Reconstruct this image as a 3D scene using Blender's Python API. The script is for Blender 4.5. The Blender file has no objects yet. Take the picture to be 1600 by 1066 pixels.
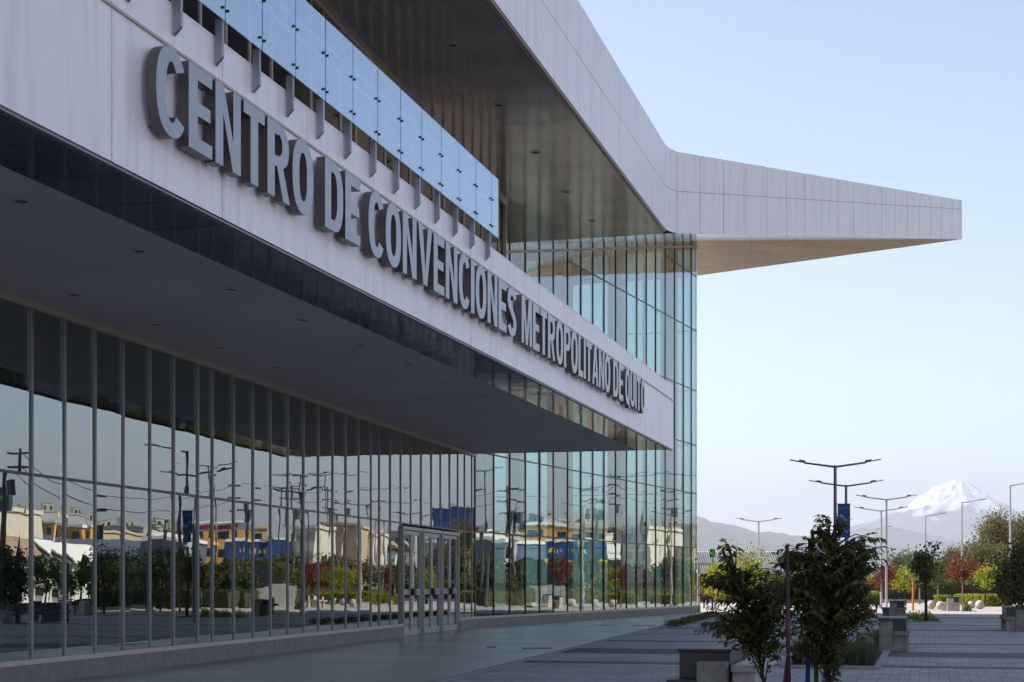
import bpy, bmesh, math, random
from mathutils import noise
from mathutils import Vector, Matrix
random.seed(7)
S = bpy.context.scene
C = S.collection
F = 2400.0; HZ = 908.0; EYE = 1.5
# ---------------------------------------------------------------- camera
cd = bpy.data.cameras.new("camera"); cam = bpy.data.objects.new("camera", cd); C.objects.link(cam)
cam.location = (0, 0, EYE); cam.rotation_euler = (math.radians(90), 0, 0)
cd.sensor_width = 36; cd.lens = 54; cd.shift_y = 375/1600; cd.clip_end = 90000; cd.clip_start = 0.1
S.camera = cam
# ---------------------------------------------------------------- sky, sun, exposure
SUN_EL = math.radians(40); SUN_D = Vector((-0.948, 0.318, 0)).normalized()
w = bpy.data.worlds.new("World"); S.world = w; w.use_nodes = True
wn = w.node_tree.nodes; wl = w.node_tree.links
sky = wn.new("ShaderNodeTexSky"); sky.sky_type = 'NISHITA'; sky.sun_disc = False
sky.sun_elevation = SUN_EL
sky.sun_rotation = math.atan2(SUN_D.x, SUN_D.y)
sky.altitude = 2800; sky.air_density = 1.0; sky.dust_density = 1.9; sky.ozone_density = 2.0
tint = wn.new("ShaderNodeMix"); tint.data_type = 'RGBA'; tint.blend_type = 'MULTIPLY'; tint.inputs[0].default_value = 1; tint.inputs[7].default_value = (1.2, 1.02, .86, 1)
wl.new(sky.outputs[0], tint.inputs[6]); wl.new(tint.outputs[2], wn["Background"].inputs[0]); wn["Background"].inputs[1].default_value = 0.12
sl = bpy.data.lights.new("sun", 'SUN'); sl.energy = 4.0; sl.angle = math.radians(0.5); sl.color = (1, .93, .84)
sun = bpy.data.objects.new("sun", sl); C.objects.link(sun)
sd = Vector((SUN_D.x*math.cos(SUN_EL), SUN_D.y*math.cos(SUN_EL), math.sin(SUN_EL)))
sun.rotation_euler = sd.to_track_quat('Z', 'Y').to_euler(); sun.location = (0, 0, 60)
S.view_settings.view_transform = 'Standard'; S.view_settings.look = 'None'
S.view_settings.exposure = 1.4; S.view_settings.gamma = 1
S.render.engine = 'CYCLES'
S.cycles.max_bounces = 10; S.cycles.transparent_max_bounces = 16; S.cycles.volume_bounces = 0
# ---------------------------------------------------------------- materials
def mat(name, col, rough=.6, metal=0.0, spec=.5, var=0.0, vscale=3.0, bump=0.0, bscale=8.0, stretch=(1, 1, 1), col2=None, transl=0.0):
    m = bpy.data.materials.new(name); m.use_nodes = True
    n = m.node_tree.nodes; l = m.node_tree.links; b = n["Principled BSDF"]
    b.inputs["Base Color"].default_value = (*col, 1); b.inputs["Roughness"].default_value = rough
    b.inputs["Metallic"].default_value = metal; b.inputs["Specular IOR Level"].default_value = spec
    tc = n.new("ShaderNodeTexCoord"); mp = n.new("ShaderNodeMapping"); mp.inputs["Scale"].default_value = stretch
    l.new(tc.outputs["Object"], mp.inputs[0])
    if var or col2:
        no = n.new("ShaderNodeTexNoise"); no.inputs["Scale"].default_value = vscale; no.inputs["Detail"].default_value = 5
        l.new(mp.outputs[0], no.inputs[0])
        r = n.new("ShaderNodeValToRGB"); r.color_ramp.elements[0].position = .36; r.color_ramp.elements[1].position = .64
        c2 = col2 if col2 else tuple(min(1, c*(1+var)) for c in col)
        c1 = col if col2 else tuple(c*(1-var) for c in col)
        r.color_ramp.elements[0].color = (*c1, 1); r.color_ramp.elements[1].color = (*c2, 1)
        l.new(no.outputs[0], r.inputs[0]); l.new(r.outputs[0], b.inputs["Base Color"])
    if bump:
        nb = n.new("ShaderNodeTexNoise"); nb.inputs["Scale"].default_value = bscale; nb.inputs["Detail"].default_value = 2
        l.new(mp.outputs[0], nb.inputs[0])
        bp = n.new("ShaderNodeBump"); bp.inputs["Strength"].default_value = 1; bp.inputs["Distance"].default_value = bump
        l.new(nb.outputs[0], bp.inputs["Height"]); l.new(bp.outputs[0], b.inputs["Normal"])
    if transl:
        t = n.new("ShaderNodeBsdfTranslucent"); mx = n.new("ShaderNodeMixShader"); mx.inputs[0].default_value = transl
        t.inputs[0].default_value = (min(1, col[0]*2.2), min(1, col[1]*2.2), col[2], 1)
        l.new(b.outputs[0], mx.inputs[1]); l.new(t.outputs[0], mx.inputs[2]); l.new(mx.outputs[0], n["Material Output"].inputs[0])
    return m
def glassmat(name, refl, tint, gcol=(.88, .96, .95), bump=0.004, rough=0.0):
    m = bpy.data.materials.new(name); m.use_nodes = True
    n = m.node_tree.nodes; l = m.node_tree.links; n.remove(n["Principled BSDF"])
    g = n.new("ShaderNodeBsdfGlossy"); g.inputs[0].default_value = (*gcol, 1); g.inputs["Roughness"].default_value = rough
    t = n.new("ShaderNodeBsdfTransparent"); t.inputs[0].default_value = (*tint, 1)
    mx = n.new("ShaderNodeMixShader"); lw = n.new("ShaderNodeLayerWeight"); lw.inputs[0].default_value = .5
    mr = n.new("ShaderNodeMapRange"); mr.inputs[3].default_value = refl*.8; mr.inputs[4].default_value = min(1, refl*1.5)
    l.new(lw.outputs["Facing"], mr.inputs[0]); l.new(mr.outputs[0], mx.inputs[0])
    l.new(t.outputs[0], mx.inputs[1]); l.new(g.outputs[0], mx.inputs[2]); l.new(mx.outputs[0], n["Material Output"].inputs[0])
    if bump:
        tc = n.new("ShaderNodeTexCoord"); nb = n.new("ShaderNodeTexNoise"); nb.inputs["Scale"].default_value = .9; nb.inputs["Detail"].default_value = 1.5
        mp = n.new("ShaderNodeMapping"); mp.inputs["Scale"].default_value = (1, 1, 1.6)
        l.new(tc.outputs["Object"], mp.inputs[0]); l.new(mp.outputs[0], nb.inputs[0])
        bp = n.new("ShaderNodeBump"); bp.inputs["Strength"].default_value = 1; bp.inputs["Distance"].default_value = bump
        l.new(nb.outputs[0], bp.inputs["Height"]); l.new(bp.outputs[0], g.inputs["Normal"])
    return m
def panelmat(name, col, rough, metal, streak):
    m = mat(name, col, rough, metal, .5, 0, 1, .0022, .9, (1, 1, .5))
    n = m.node_tree.nodes; l = m.node_tree.links; b = n["Principled BSDF"]
    tc = n.new("ShaderNodeTexCoord"); mp = n.new("ShaderNodeMapping"); mp.inputs["Scale"].default_value = (3, 3, .25)
    l.new(tc.outputs["Object"], mp.inputs[0]); no = n.new("ShaderNodeTexNoise"); no.inputs["Scale"].default_value = 2.2; no.inputs["Detail"].default_value = 7
    l.new(mp.outputs[0], no.inputs[0]); r = n.new("ShaderNodeValToRGB")
    r.color_ramp.elements[0].position = .3; r.color_ramp.elements[1].position = .52
    r.color_ramp.elements[0].color = (*[c*(1-streak) for c in col], 1); r.color_ramp.elements[1].color = (*col, 1)
    l.new(no.outputs[0], r.inputs[0]); l.new(r.outputs[0], b.inputs["Base Color"])
    return m
M = {}
M['white_panel'] = panelmat('white_aluminium', (.92, .80, .80), .36, .0, .15)
M['wing_panel'] = M['white_panel']
M['gap'] = mat('dark_joint', (.07, .06, .06), .8)
M['soffit'] = mat('glossy_soffit', (.50, .43, .40), .12, .3, .6, .12, .7, .004, 1.3)
M['soffit_wing'] = mat('glossy_wing_soffit', (.62, .50, .38), .20, .55, .6, .1, .5, .006, 1.1, (.35, 2.5, 1))  # wing underside: glow of the sunlit ground put into its warm colour
M['soffit_matte'] = mat('matte_canopy_soffit', (.60, .54, .55), .55, 0, .3, .07, .35)
M['band'] = mat('glossy_canopy_band', (.12, .12, .14), .07, .8, .6, 0, 1, .004, 1.4)
M['mullion'] = mat('bronze_mullion', (.24, .21, .21), .38, .3, .5)
M['mullion_dark'] = mat('dark_mullion', (.035, .032, .032), .35, .3, .5)
M['frame_beige'] = mat('beige_frame', (.45, .38, .32), .4, .2)
M['door_metal'] = mat('door_aluminium', (.33, .31, .32), .35, .3)
M['sill'] = mat('sill_aluminium', (.5, .48, .5), .4, .2)
M['plinth'] = mat('plinth_stone', (.185, .155, .14), .55, 0, .4, .12, 6)
M['glass1'] = glassmat('curtain_glass', .33, (.30, .40, .40), (.86, .90, .86), .0013)
M['glass2'] = glassmat('hall_glass', .33, (.50, .70, .67), (.86, .92, .88), .0016)
M['glass_rail'] = glassmat('balustrade_glass', .42, (.82, .88, .92), (.74, .85, .93), .0008)
M['glass_dark'] = glassmat('upper_glass', .25, (.12, .13, .12), (.7, .7, .6), .002)
M['rail_steel'] = mat('rail_steel', (.75, .78, .8), .3, .3)
M['black'] = mat('black_metal', (.012, .012, .014), .4)
M['fin'] = mat('fin_steel', (.33, .32, .34), .45, .6, .5, .15, 4, 0, 1, (1, 1, .3))
M['letter'] = mat('letter_steel', (.32, .31, .31), .3, .55, .5, .05, 2)
M['letter_side'] = mat('letter_return', (.13, .115, .11), .35, .5)
M['downlight'] = mat('downlight_rim', (.6, .58, .55), .3, .5)
M['downlight_in'] = mat('downlight_inside', (.12, .11, .11), .6)
M['int_wall'] = mat('interior_wall', (.20, .22, .22), .8)
M['int_dark'] = mat('interior_dark', (.05, .055, .055), .8)
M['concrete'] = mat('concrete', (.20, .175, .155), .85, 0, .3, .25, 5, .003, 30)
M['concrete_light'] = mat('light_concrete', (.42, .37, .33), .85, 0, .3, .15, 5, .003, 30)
M['bench_wood'] = mat('bench_dark_panel', (.035, .03, .03), .5, 0, .4, .2, 6)
M['lamp'] = mat('lamp_metal', (.11, .11, .12), .4, .4)
M['lamp_light'] = mat('lamp_galvanised', (.40, .38, .38), .4, .4)
M['bark'] = mat('bark', (.05, .038, .03), .9, 0, .2, .3, 12)
M['bark_pale'] = mat('pale_bark', (.25, .19, .16), .9, 0, .2, .3, 12)
M['leaf_dark'] = mat('dark_leaf', (.05, .052, .022), .5, 0, .3, 0, 3.0, 0, 1, (1, 1, 1), (.13, .115, .04), .3)
M['leaf_olive'] = mat('olive_leaf', (.055, .075, .02), .6, 0, .2, 0, 1.2, 0, 1, (1, 1, 1), (.11, .115, .035), .25)
M['leaf_yellow'] = mat('yellow_green_leaf', (.17, .19, .02), .6, 0, .2, 0, 1.5, 0, 1, (1, 1, 1), (.34, .32, .035), .4)
M['leaf_red'] = mat('red_leaf', (.085, .016, .016), .6, 0, .2, 0, 1.5, 0, 1, (1, 1, 1), (.18, .035, .03), .3)
M['leaf_pine'] = mat('pine_leaf', (.085, .085, .032), .7, 0, .2, 0, .35, 0, 1, (1, 1, 1), (.19, .15, .06), .15)
M['leaf_grey'] = mat('grey_green_leaf', (.07, .08, .05), .7, 0, .2, 0, .5, 0, 1, (1, 1, 1), (.12, .12, .075), .2)
M['soil'] = mat('soil', (.035, .028, .022), .95, 0, .2, .3, 9)
M['kerb'] = mat('kerb', (.24, .225, .22), .85, 0, .3, .1, 5)
def flat(name, c, r=.7, **k): 
    M[name] = mat(name, c, r, **k)
flat('magenta', (.045, .003, .010), .5, var=.25, vscale=14); flat('blue_paint', (.006, .03, .11), .5, var=.25, vscale=14); flat('green_paint', (.012, .08, .012), .5, var=.25, vscale=14)
flat('orange_paint', (.6, .16, .05)); flat('banner_blue', (.008, .035, .14)); flat('banner_green', (.06, .42, .05)); flat('white_paint', (.8, .8, .78), var=.05)
flat('red_paint', (.5, .06, .05)); flat('roof_white', (.78, .75, .74)); flat('orange_wall', (.62, .33, .08), var=.08); flat('tan_wall', (.52, .40, .27), var=.1, vscale=1)
flat('cream_wall', (.66, .6, .5), var=.08); flat('grey_wall', (.35, .35, .36), var=.1); flat('brick_red', (.25, .07, .06), var=.15); flat('blue_roof', (.10, .12, .18), var=.1)
flat('tile_roof', (.33, .24, .18), var=.25, vscale=2); flat('window_dark', (.03, .035, .04), .2); flat('yellow_paint', (.75, .6, .02)); flat('teal_sign', (.012, .03, .035), .3)
flat('sign_white', (.8, .8, .8)); flat('deep_blue', (.012, .05, .20), var=.3, vscale=.6); flat('truck_green', (.04, .35, .12)); flat('tyre', (.02, .02, .02)); flat('car_silver', (.55, .56, .58), .25, metal=.5); flat('car_white', (.5, .5, .5), .25)
flat('dome_dark', (.015, .02, .025), .4); flat('wood_pole', (.10, .09, .085)); flat('wire', (.03, .03, .03))
# ---------------------------------------------------------------- mesh helpers
class MB:
    def __init__(s): s.v = []; s.f = []; s.mi = []
    def poly(s, pts, mi=0):
        i = len(s.v); s.v += [tuple(p) for p in pts]; s.f.append(tuple(range(i, i+len(pts)))); s.mi.append(mi)
    def pp(s, o, a, b, c, mi=0):          # parallelepiped
        o, a, b, c = Vector(o), Vector(a), Vector(b), Vector(c)
        if a.cross(b).dot(c) < 0: a, b = b, a
        i = len(s.v); s.v += [tuple(p) for p in (o, o+a, o+a+b, o+b, o+c, o+a+c, o+a+b+c, o+b+c)]
        for q in ((0, 3, 2, 1), (4, 5, 6, 7), (0, 1, 5, 4), (1, 2, 6, 5), (2, 3, 7, 6), (3, 0, 4, 7)):
            s.f.append(tuple(i+k for k in q)); s.mi.append(mi)
    def box(s, x0, x1, y0, y1, z0, z1, mi=0): s.pp((x0, y0, z0), (x1-x0, 0, 0), (0, y1-y0, 0), (0, 0, z1-z0), mi)
    def prism(s, pts, z0, z1, mi=0, mtop=None):   # pts ccw xy, z0/z1 may be lists
        n = len(pts); i = len(s.v)
        zb = z0 if isinstance(z0, (list, tuple)) else [z0]*n; zt = z1 if isinstance(z1, (list, tuple)) else [z1]*n
        s.v += [(p[0], p[1], zb[k]) for k, p in enumerate(pts)]+[(p[0], p[1], zt[k]) for k, p in enumerate(pts)]
        s.f.append(tuple(i+k for k in reversed(range(n)))); s.mi.append(mi)
        s.f.append(tuple(i+n+k for k in range(n))); s.mi.append(mi if mtop is None else mtop)
        for k in range(n):
            j = (k+1) % n; s.f.append((i+k, i+j, i+n+j, i+n+k)); s.mi.append(mi)
    def tube(s, pts, radii, seg=8, mi=0):
        pts = [Vector(p) for p in pts]; rings = []
        for k, p in enumerate(pts):
            d = (pts[min(k+1, len(pts)-1)]-pts[max(k-1, 0)]).normalized()
            a = d.orthogonal().normalized() if abs(d.z) < .9 else Vector((1, 0, 0)); a = (a-d*a.dot(d)).normalized(); b = d.cross(a)
            i = len(s.v); r = radii[k] if isinstance(radii, (list, tuple)) else radii
            s.v += [tuple(p+(a*math.cos(t)+b*math.sin(t))*r) for t in (2*math.pi*q/seg for q in range(seg))]; rings.append(i)
        for A, B in zip(rings, rings[1:]):
            for q in range(seg): s.f.append((A+q, A+(q+1) % seg, B+(q+1) % seg, B+q)); s.mi.append(mi)
        s.f.append(tuple(rings[0]+q for q in reversed(range(seg)))); s.mi.append(mi)
        s.f.append(tuple(rings[-1]+q for q in range(seg))); s.mi.append(mi)
    def build(s, name, mats, parent=None, smooth=False, label=None):
        me = bpy.data.meshes.new(name); me.from_pydata(s.v, [], s.f)
        ms = mats if isinstance(mats, (list, tuple)) else [mats]
        for m in ms: me.materials.append(M[m] if isinstance(m, str) else m)
        for p, k in zip(me.polygons, s.mi): p.material_index = k; p.use_smooth = smooth
        me.update(); o = bpy.data.objects.new(name, me); C.objects.link(o)
        if parent: o.parent = parent; o.matrix_parent_inverse = parent.matrix_world.inverted() if False else Matrix.Identity(4)
        if label: o['label'] = label
        return o
USED = set()
def tag(o, label, cat, group=None):
    o['label'] = label; o['category'] = cat
    if group: o['group'] = group
    if label in USED: print('DUP LABEL', label)
    USED.add(label); return o
def empty(name, loc=(0, 0, 0), rz=0):
    o = bpy.data.objects.new(name, None); C.objects.link(o); o.location = loc; o.rotation_euler = (0, 0, rz); return o
def thing(name, label, cat, loc=(0, 0, 0), rz=0, group=None): return tag(empty(name, loc, rz), label, cat, group)
def struct(o, kind='structure'): o['kind'] = kind; return o
def bevel(o, wd=.01, seg=2):
    b = o.modifiers.new('bevel', 'BEVEL'); b.width = wd; b.segments = seg; b.limit_method = 'ANGLE'; return o
def kids(o): return [c for c in bpy.data.objects if c.parent == o]
def copy_tree(o, parent=None):
    c = o.copy(); C.objects.link(c)
    if parent: c.parent = parent
    for ch in kids(o): copy_tree(ch, c)
    return c
V2 = lambda x, y, z=0: Vector((x, y, z))
def at(px, Z, py=None):
    return Vector(((px-800)/F*Z, Z, EYE+(HZ-py)*Z/F if py is not None else 0))
# ---------------------------------------------------------------- plan of the building
P12 = Vector((-1.19, 49.2, 0))                                # corner of the two glass walls
D1 = Vector((521, 2400, 0)).normalized(); N1 = Vector((D1.y, -D1.x, 0))
D2 = Vector((1000, 2400, 0)).normalized(); N2 = Vector((D2.y, -D2.x, 0))
DF = Vector((652, 2400, 0)).normalized(); NF = Vector((DF.y, -DF.x, 0))      # sign and roof fascia
DU = Vector((535, 2400, 0)).normalized(); NU = Vector((DU.y, -DU.x, 0))      # upper wall
UF = math.atan2(DF.x, DF.y)                                    # rotation of the plaza grid
def on_line(px, P, D):                                         # signed distance along a wall where pixel column px meets it
    k = (px-800)/F; return -(P.x-k*P.y)/(D.x-k*D.y)
def refl(px, Z, wall, h=0):                                    # place of a thing seen in a wall's glass
    v = Vector(((px-800)/F*Z, Z, 0)); n = N1 if wall == 1 else N2
    r = v-2*(v-P12).dot(n)*n; r.z = h; return r
hh = lambda py, Z: EYE+(HZ-py)*Z/F
def ZZ(px, Z, wall, margin=0):                                  # far enough away to stand outside the direct view
    while True:
        p = refl(px, Z, wall)
        if p.x/p.y*F+800 > 1650+margin: return Z
        Z *= 1.02
CF = Vector((5.0, 47.6, 0)); RF = Vector((4.96, 48.6, 0)); UE = Vector((-.26, 44.6, 0))
B2 = at(1088.7, 21.74*F/(1800-1088.7)); B2.z = 0
bld = thing('convention_center', 'white panelled convention centre with tall glass walls and long pointed roof wing', 'building')
def grp(name): 
    o = empty(name); o.parent = bld; return o
# ---- glass wall 1
px1 = [49, 100.4, 148, 192, 233.7, 271, 308.7, 331.5, 364.9, 395, 422.5, 449.3, 473.9, 497, 519.4, 539.9, 560.1, 579.3, 592.2, 609.5, 625.8, 641.5, 657.8, 673.6, 688, 702.2, 715, 725.6, 736.9]
s1 = [on_line(p, P12, D1) for p in px1]
while s1[0] > -38: s1.insert(0, s1[0]-.98)
s1.append(0)
TOP1 = 5.57
cw1 = MB(); cw1.pp(P12+D1*s1[0]+V2(0, 0, TOP1-.10)-N1*.05, D1*(-s1[0]), N1*.12, V2(0, 0, .10))
sD0, sD1 = on_line(625.8, P12, D1), on_line(715, P12, D1)
for a, b in ((s1[0], sD0), (sD1, 0)):
    cw1.pp(P12+D1*a+V2(0, 0, .29)-N1*.05, D1*(b-a), N1*.13, V2(0, 0, .07))
CW1 = cw1.build('curtain_wall', 'frame_beige', bld)
tr = MB()
for a, b in zip(s1, s1[1:]): tr.pp(P12+D1*(a+.03)+V2(0, 0, 3.03)-N1*.04, D1*(b-a-.06), N1*.05, V2(0, 0, .045))
tr.build('transom', 'mullion_dark', CW1)
def pane(P, D, N, a, b, rows, m, parent):
    g = MB()
    for z0, z1 in zip(rows, rows[1:]):
        t = [random.uniform(-.004, .004) for _ in range(4)]
        z1a = z1 if not isinstance(z1, tuple) else z1[0]; z1b = z1 if not isinstance(z1, tuple) else z1[1]
        g.poly([P+D*a+N*t[0]+V2(0, 0, z0), P+D*b+N*t[1]+V2(0, 0, z0), P+D*b+N*t[2]+V2(0, 0, z1b), P+D*a+N*t[3]+V2(0, 0, z1a)])
    return g.build('glass_pane', m, parent)
for a, b in zip(s1, s1[1:]):
    door = a > sD0-.05 and b < sD1+.05
    pane(P12, D1, N1, a, b, [3.05, TOP1-.09] if door else [.33, 3.05, TOP1-.09], 'glass1', CW1)
    mu = MB(); mu.pp(P12+D1*(a-.022)-N1*.06+V2(0, 0, 3.05 if (a > sD0+.05 and a < sD1-.05) else (.0 if abs(a-sD0)<.1 or abs(a-sD1)<.1 else .36)), D1*.044, N1*.085, V2(0, 0, TOP1-.10-(3.05 if (a > sD0+.05 and a < sD1-.05) else (.0 if abs(a-sD0)<.1 or abs(a-sD1)<.1 else .36))))
    mu.build('mullion', 'mullion', CW1)
for a, b in ((s1[0], sD0), (sD1, 0)):
    q = MB(); n = int((b-a)/1.2)+1
    for k in range(n):
        q.pp(P12+D1*(a+k*(b-a)/n+.003)-N1*.2, D1*((b-a)/n-.006), N1*.3, V2(0, 0, .29))
    bevel(q.build('plinth', 'plinth', bld), .004, 1)
# ---- entrance doors
edges = [sD0, on_line(657.8, P12, D1), on_line(688, P12, D1), sD1]
for a, b in zip(edges, edges[1:]):
    a += .05; b -= .05; mid = (a+b)/2
    d = MB(); O = lambda s, z, o=0: P12+D1*s+N1*o+V2(0, 0, z)
    d.pp(O(a, 0, -.06), D1*.05, N1*.14, V2(0, 0, 2.97)); d.pp(O(b-.05, 0, -.06), D1*.05, N1*.14, V2(0, 0, 2.97))
    d.pp(O(a+.05, 2.88, -.06), D1*(b-a-.1), N1*.14, V2(0, 0, .09))
    DR = d.build('door', 'door_metal', bld)
    for (l0, l1, hs) in ((a+.06, mid-.005, 1), (mid+.005, b-.06, -1)):
        f = MB()
        f.pp(O(l0, .02, -.03), D1*.09, N1*.06, V2(0, 0, 2.84)); f.pp(O(l1-.09, .02, -.03), D1*.09, N1*.06, V2(0, 0, 2.84))
        for z0, zh in ((.02, .17), (1.12, .16), (2.76, .10)): f.pp(O(l0+.09, z0, -.028), D1*(l1-l0-.18), N1*.056, V2(0, 0, zh))
        f.build('door_leaf', 'door_metal', DR)
        g = MB(); g.poly([O(l0+.09, .19), O(l1-.09, .19), O(l1-.09, 1.12), O(l0+.09, 1.12)]); g.poly([O(l0+.09, 1.28), O(l1-.09, 1.28), O(l1-.09, 2.76), O(l0+.09, 2.76)])
        g.build('door_glass', 'glass1', DR)
    hd = MB(); hd.pp(O(mid-.11, 1.10, .03), D1*.22, N1*.10, V2(0, 0, .20)); hd.pp(O(mid+.11, 1.18, .08), D1*.22, N1*.03, V2(0, 0, .03))
    bevel(hd.build('handle', 'black', DR), .01)
# ---- hall glass wall 2
px2 = [748, 771.2, 796.4, 820.8, 843, 864.5, 886.8, 907.7, 926.3, 943.8, 961.9, 979, 995, 1009.9, 1024.6, 1039.3, 1054, 1067.8, 1080.2, 1088.7]
s2 = [0]+[on_line(p, P12, D2) for p in px2[1:]]
L2 = s2[-1]
def soff(p):                                                   # height of the roof soffit above a plan point
    u = (p-RF).dot(DF); return 12.5 if u <= 0 else 12.5+u*.211
cw2 = MB()
zt = lambda s: soff(P12+D2*s)
for a, b in zip(s2, s2[1:]):
    za, zb = zt(a)-.32, zt(b)-.32
    o = P12+D2*a-N2*.04; cw2.pp(o+V2(0, 0, za), D2*(b-a)+V2(0, 0, zb-za), N2*.12, V2(0, 0, .10))
cw2.pp(P12+V2(0, 0, .29)-N2*.05, D2*L2, N2*.13, V2(0, 0, .07))
CW2 = cw2.build('curtain_wall', 'frame_beige', bld)
levels = [3.08, 5.65, 7.95, 10.55, 13.4, 16.0]
for z in levels:
    tr = MB()
    for a, b in zip(s2, s2[1:]):
        if z < zt(a)-.5: tr.pp(P12+D2*(a+.03)+V2(0, 0, z-.025)-N2*.03, D2*(b-a-.06), N2*.045, V2(0, 0, .045))
    tr.build('transom', 'mullion_dark', CW2)
for i, (a, b) in enumerate(zip(s2, s2[1:])):
    rows = [.33]+[z for z in levels if z < zt(a)-.5]+[(zt(a), zt(b))]
    pane(P12, D2, N2, a, b, rows, 'glass2', CW2)
    mu = MB(); mu.pp(P12+D2*(a-.028)-N2*.08+V2(0, 0, .36), D2*.056, N2*.105, V2(0, 0, zt(a)-.36)); mu.build('mullion', 'mullion_dark', CW2)
mu = MB(); mu.pp(P12+D2*(L2-.03)-N2*.06+V2(0, 0, .0), D2*.03, N2*.06, V2(0, 0, zt(L2))); mu.build('mullion', 'mullion_dark', CW2)
q = MB(); n = 18
for k in range(n): q.pp(P12+D2*(k*L2/n+.003)-N2*.2, D2*(L2/n-.006), N2*.3, V2(0, 0, .288))
q.pp(P12+D2*L2-N2*.2, D2*.25, N2*.32, V2(0, 0, .33))
bevel(q.build('plinth', 'plinth', bld), .004, 1)
# ---- side wall of the hall (runs away from the corner, glass between columns), interior
DS = SUN_D.copy(); NS = Vector((-DS.y, DS.x, 0)); NS = NS if NS.y > 0 else -NS
B0 = P12+D2*L2
sw = MB(); k = 0.0
while k < 42:
    sw.pp(B0+DS*(k+.9)-NS*.5, DS*.75, NS*.4, V2(0, 0, 17.2)); k += 2.6
sw.build('column', 'int_wall', bld)
g = MB()
for k in range(16):
    for z0, z1 in ((.3, 3.08), (3.08, 7.95), (7.95, 13.4), (13.4, 17.3)):
        g.poly([B0+DS*(k*2.6)+V2(0, 0, z0), B0+DS*(k*2.6+2.6)+V2(0, 0, z0), B0+DS*(k*2.6+2.6)+V2(0, 0, z1), B0+DS*(k*2.6)+V2(0, 0, z1)])
sg = g.build('side_glass', 'glass2', bld)
m_ = MB()
for k in range(1, 33): m_.pp(B0+DS*(k*1.3-.03)+V2(0, 0, .3)-NS*.06, DS*.06, NS*.12, V2(0, 0, 17.0))
for z in levels: m_.pp(B0+DS*.05+V2(0, 0, z)-NS*.03, DS*41, NS*.05, V2(0, 0, .05))
m_.build('side_mullions', 'mullion_dark', bld)
# interior back wall with high windows
IB = P12-N2*13
bw = MB()
a0, a1 = -4, 22
cols = [(a0+i*2.1, a0+i*2.1+1.2) for i in range(0, 13)]
zrows = [(0, .3, 0), (.3, 4.2, 1), (4.2, 5.4, 0), (5.4, 6.9, 1), (6.9, 8.3, 0), (8.3, 10.8, 1), (10.8, 17.6, 0)]
for z0, z1, op in zrows:
    if not op: bw.pp(IB+D2*a0+V2(0, 0, z0), D2*(a1-a0+2), -N2*.3, V2(0, 0, z1-z0))
    else:
        s = a0
        for c0, c1 in cols:
            bw.pp(IB+D2*c1+V2(0, 0, z0+.001), D2*.9, -N2*.298, V2(0, 0, z1-z0-.002))
bw.build('interior_wall', 'int_wall', bld)
fl = MB(); fl.prism([(P12+D1*-38).to_tuple()[:2], (P12-N1*.2).to_tuple()[:2], (B0-N2*.2).to_tuple()[:2], (B0+DS*42).to_tuple()[:2], (-45, 12)], .02, .29)
fl.build('interior_floor', 'int_dark', bld)
iw = MB(); iw.pp(P12+D1*-38-N1*14, D1*46, -N1*.3, V2(0, 0, 12.4)); iw.build('interior_wall', 'int_dark', bld)
pw = MB(); pw.pp(P12-N1*.25-D1*.6+V2(0, 0, .3), -N1*14, D1*.15, V2(0, 0, 12)); pw.build('view_blocker', 'int_dark', bld)  # unseen wall added to keep bright hall windows out of the entrance glass
ic = MB()
for k in range(7): ic.tube([P12+D1*(-34+k*6)-N1*4, P12+D1*(-34+k*6)-N1*4+V2(0, 0, TOP1)], .3, 16)
for k in range(3): ic.tube([P12+D2*(4+k*8)-N2*5, P12+D2*(4+k*8)-N2*5+V2(0, 0, 12.7+k*1.2)], .3, 16)
ic.build('interior_columns', 'int_wall', bld, True)
# ---- canopy with the sign
CS = -60
can = MB()
zb, zt_ = TOP1, 7.53
A = CF+DF*CS; Bc = CF; I1 = P12; I0 = P12+D1*-62
# underside: matte field and glossy outer band
BW = 1.12
can.poly([A-NF*BW+V2(0, 0, zb), Bc-NF*BW+V2(0, 0, zb), I1+V2(0, 0, zb), I0+V2(0, 0, zb)][::-1])
cs = can.build('canopy_soffit', 'soffit_matte', bld)
n = 52; bd = MB()
for k in range(n):
    a = k*(-CS)/n
    t = random.uniform(-.002, .002)
    bd.poly([A+DF*a+V2(0, 0, zb+t), A+DF*(a-CS/n-.012)+V2(0, 0, zb), A+DF*(a-CS/n-.012)-NF*BW+V2(0, 0, zb-t), A+DF*a-NF*BW+V2(0, 0, zb)][::-1])
bd.build('canopy_band', 'band', bld)
core = MB(); core.poly([p+V2(0, 0, zb+.02) for p in (A, Bc, I1, I0)]); core.poly([p+V2(0, 0, zt_-.02) for p in (A-NF*.03, Bc-NF*.03, I1, I0)])
core.pp(A-NF*.10+V2(0, 0, zb+.03), DF*(-CS-.03), NF*.08, V2(0, 0, zt_-zb-.06)); core.poly([Bc+V2(0, 0, zb), I1+V2(0, 0, zb), I1+V2(0, 0, zt_), Bc+V2(0, 0, zt_)])
core.build('canopy_core', 'gap', bld)
def fascia(A, D, N, L, widths, z0, z1, zj, name, m, gap=.015, th=.03):
    f = MB(); s = 0; 
    for wd in widths:
        for za, zb_ in ((z0, zj-.006), (zj+.006, z1)):
            t = [random.uniform(-.0012, .0012) for _ in range(2)]
            f.pp(A+D*(s+gap/2)-N*(th-t[0])+V2(0, 0, za), D*(wd-gap)+N*t[1], N*th, V2(0, 0, zb_-za))
        s += wd
    return bevel(f.build(name, m, bld), .003, 1)
PW = 2.42                                                       # measured panel width of the sign fascia
wds = [PW]*24+[-CS-24*PW]; wds = wds[::-1]
fascia(A, DF, NF, -CS, wds, zb, zt_, 7.08, 'canopy_fascia', 'white_panel')
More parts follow.
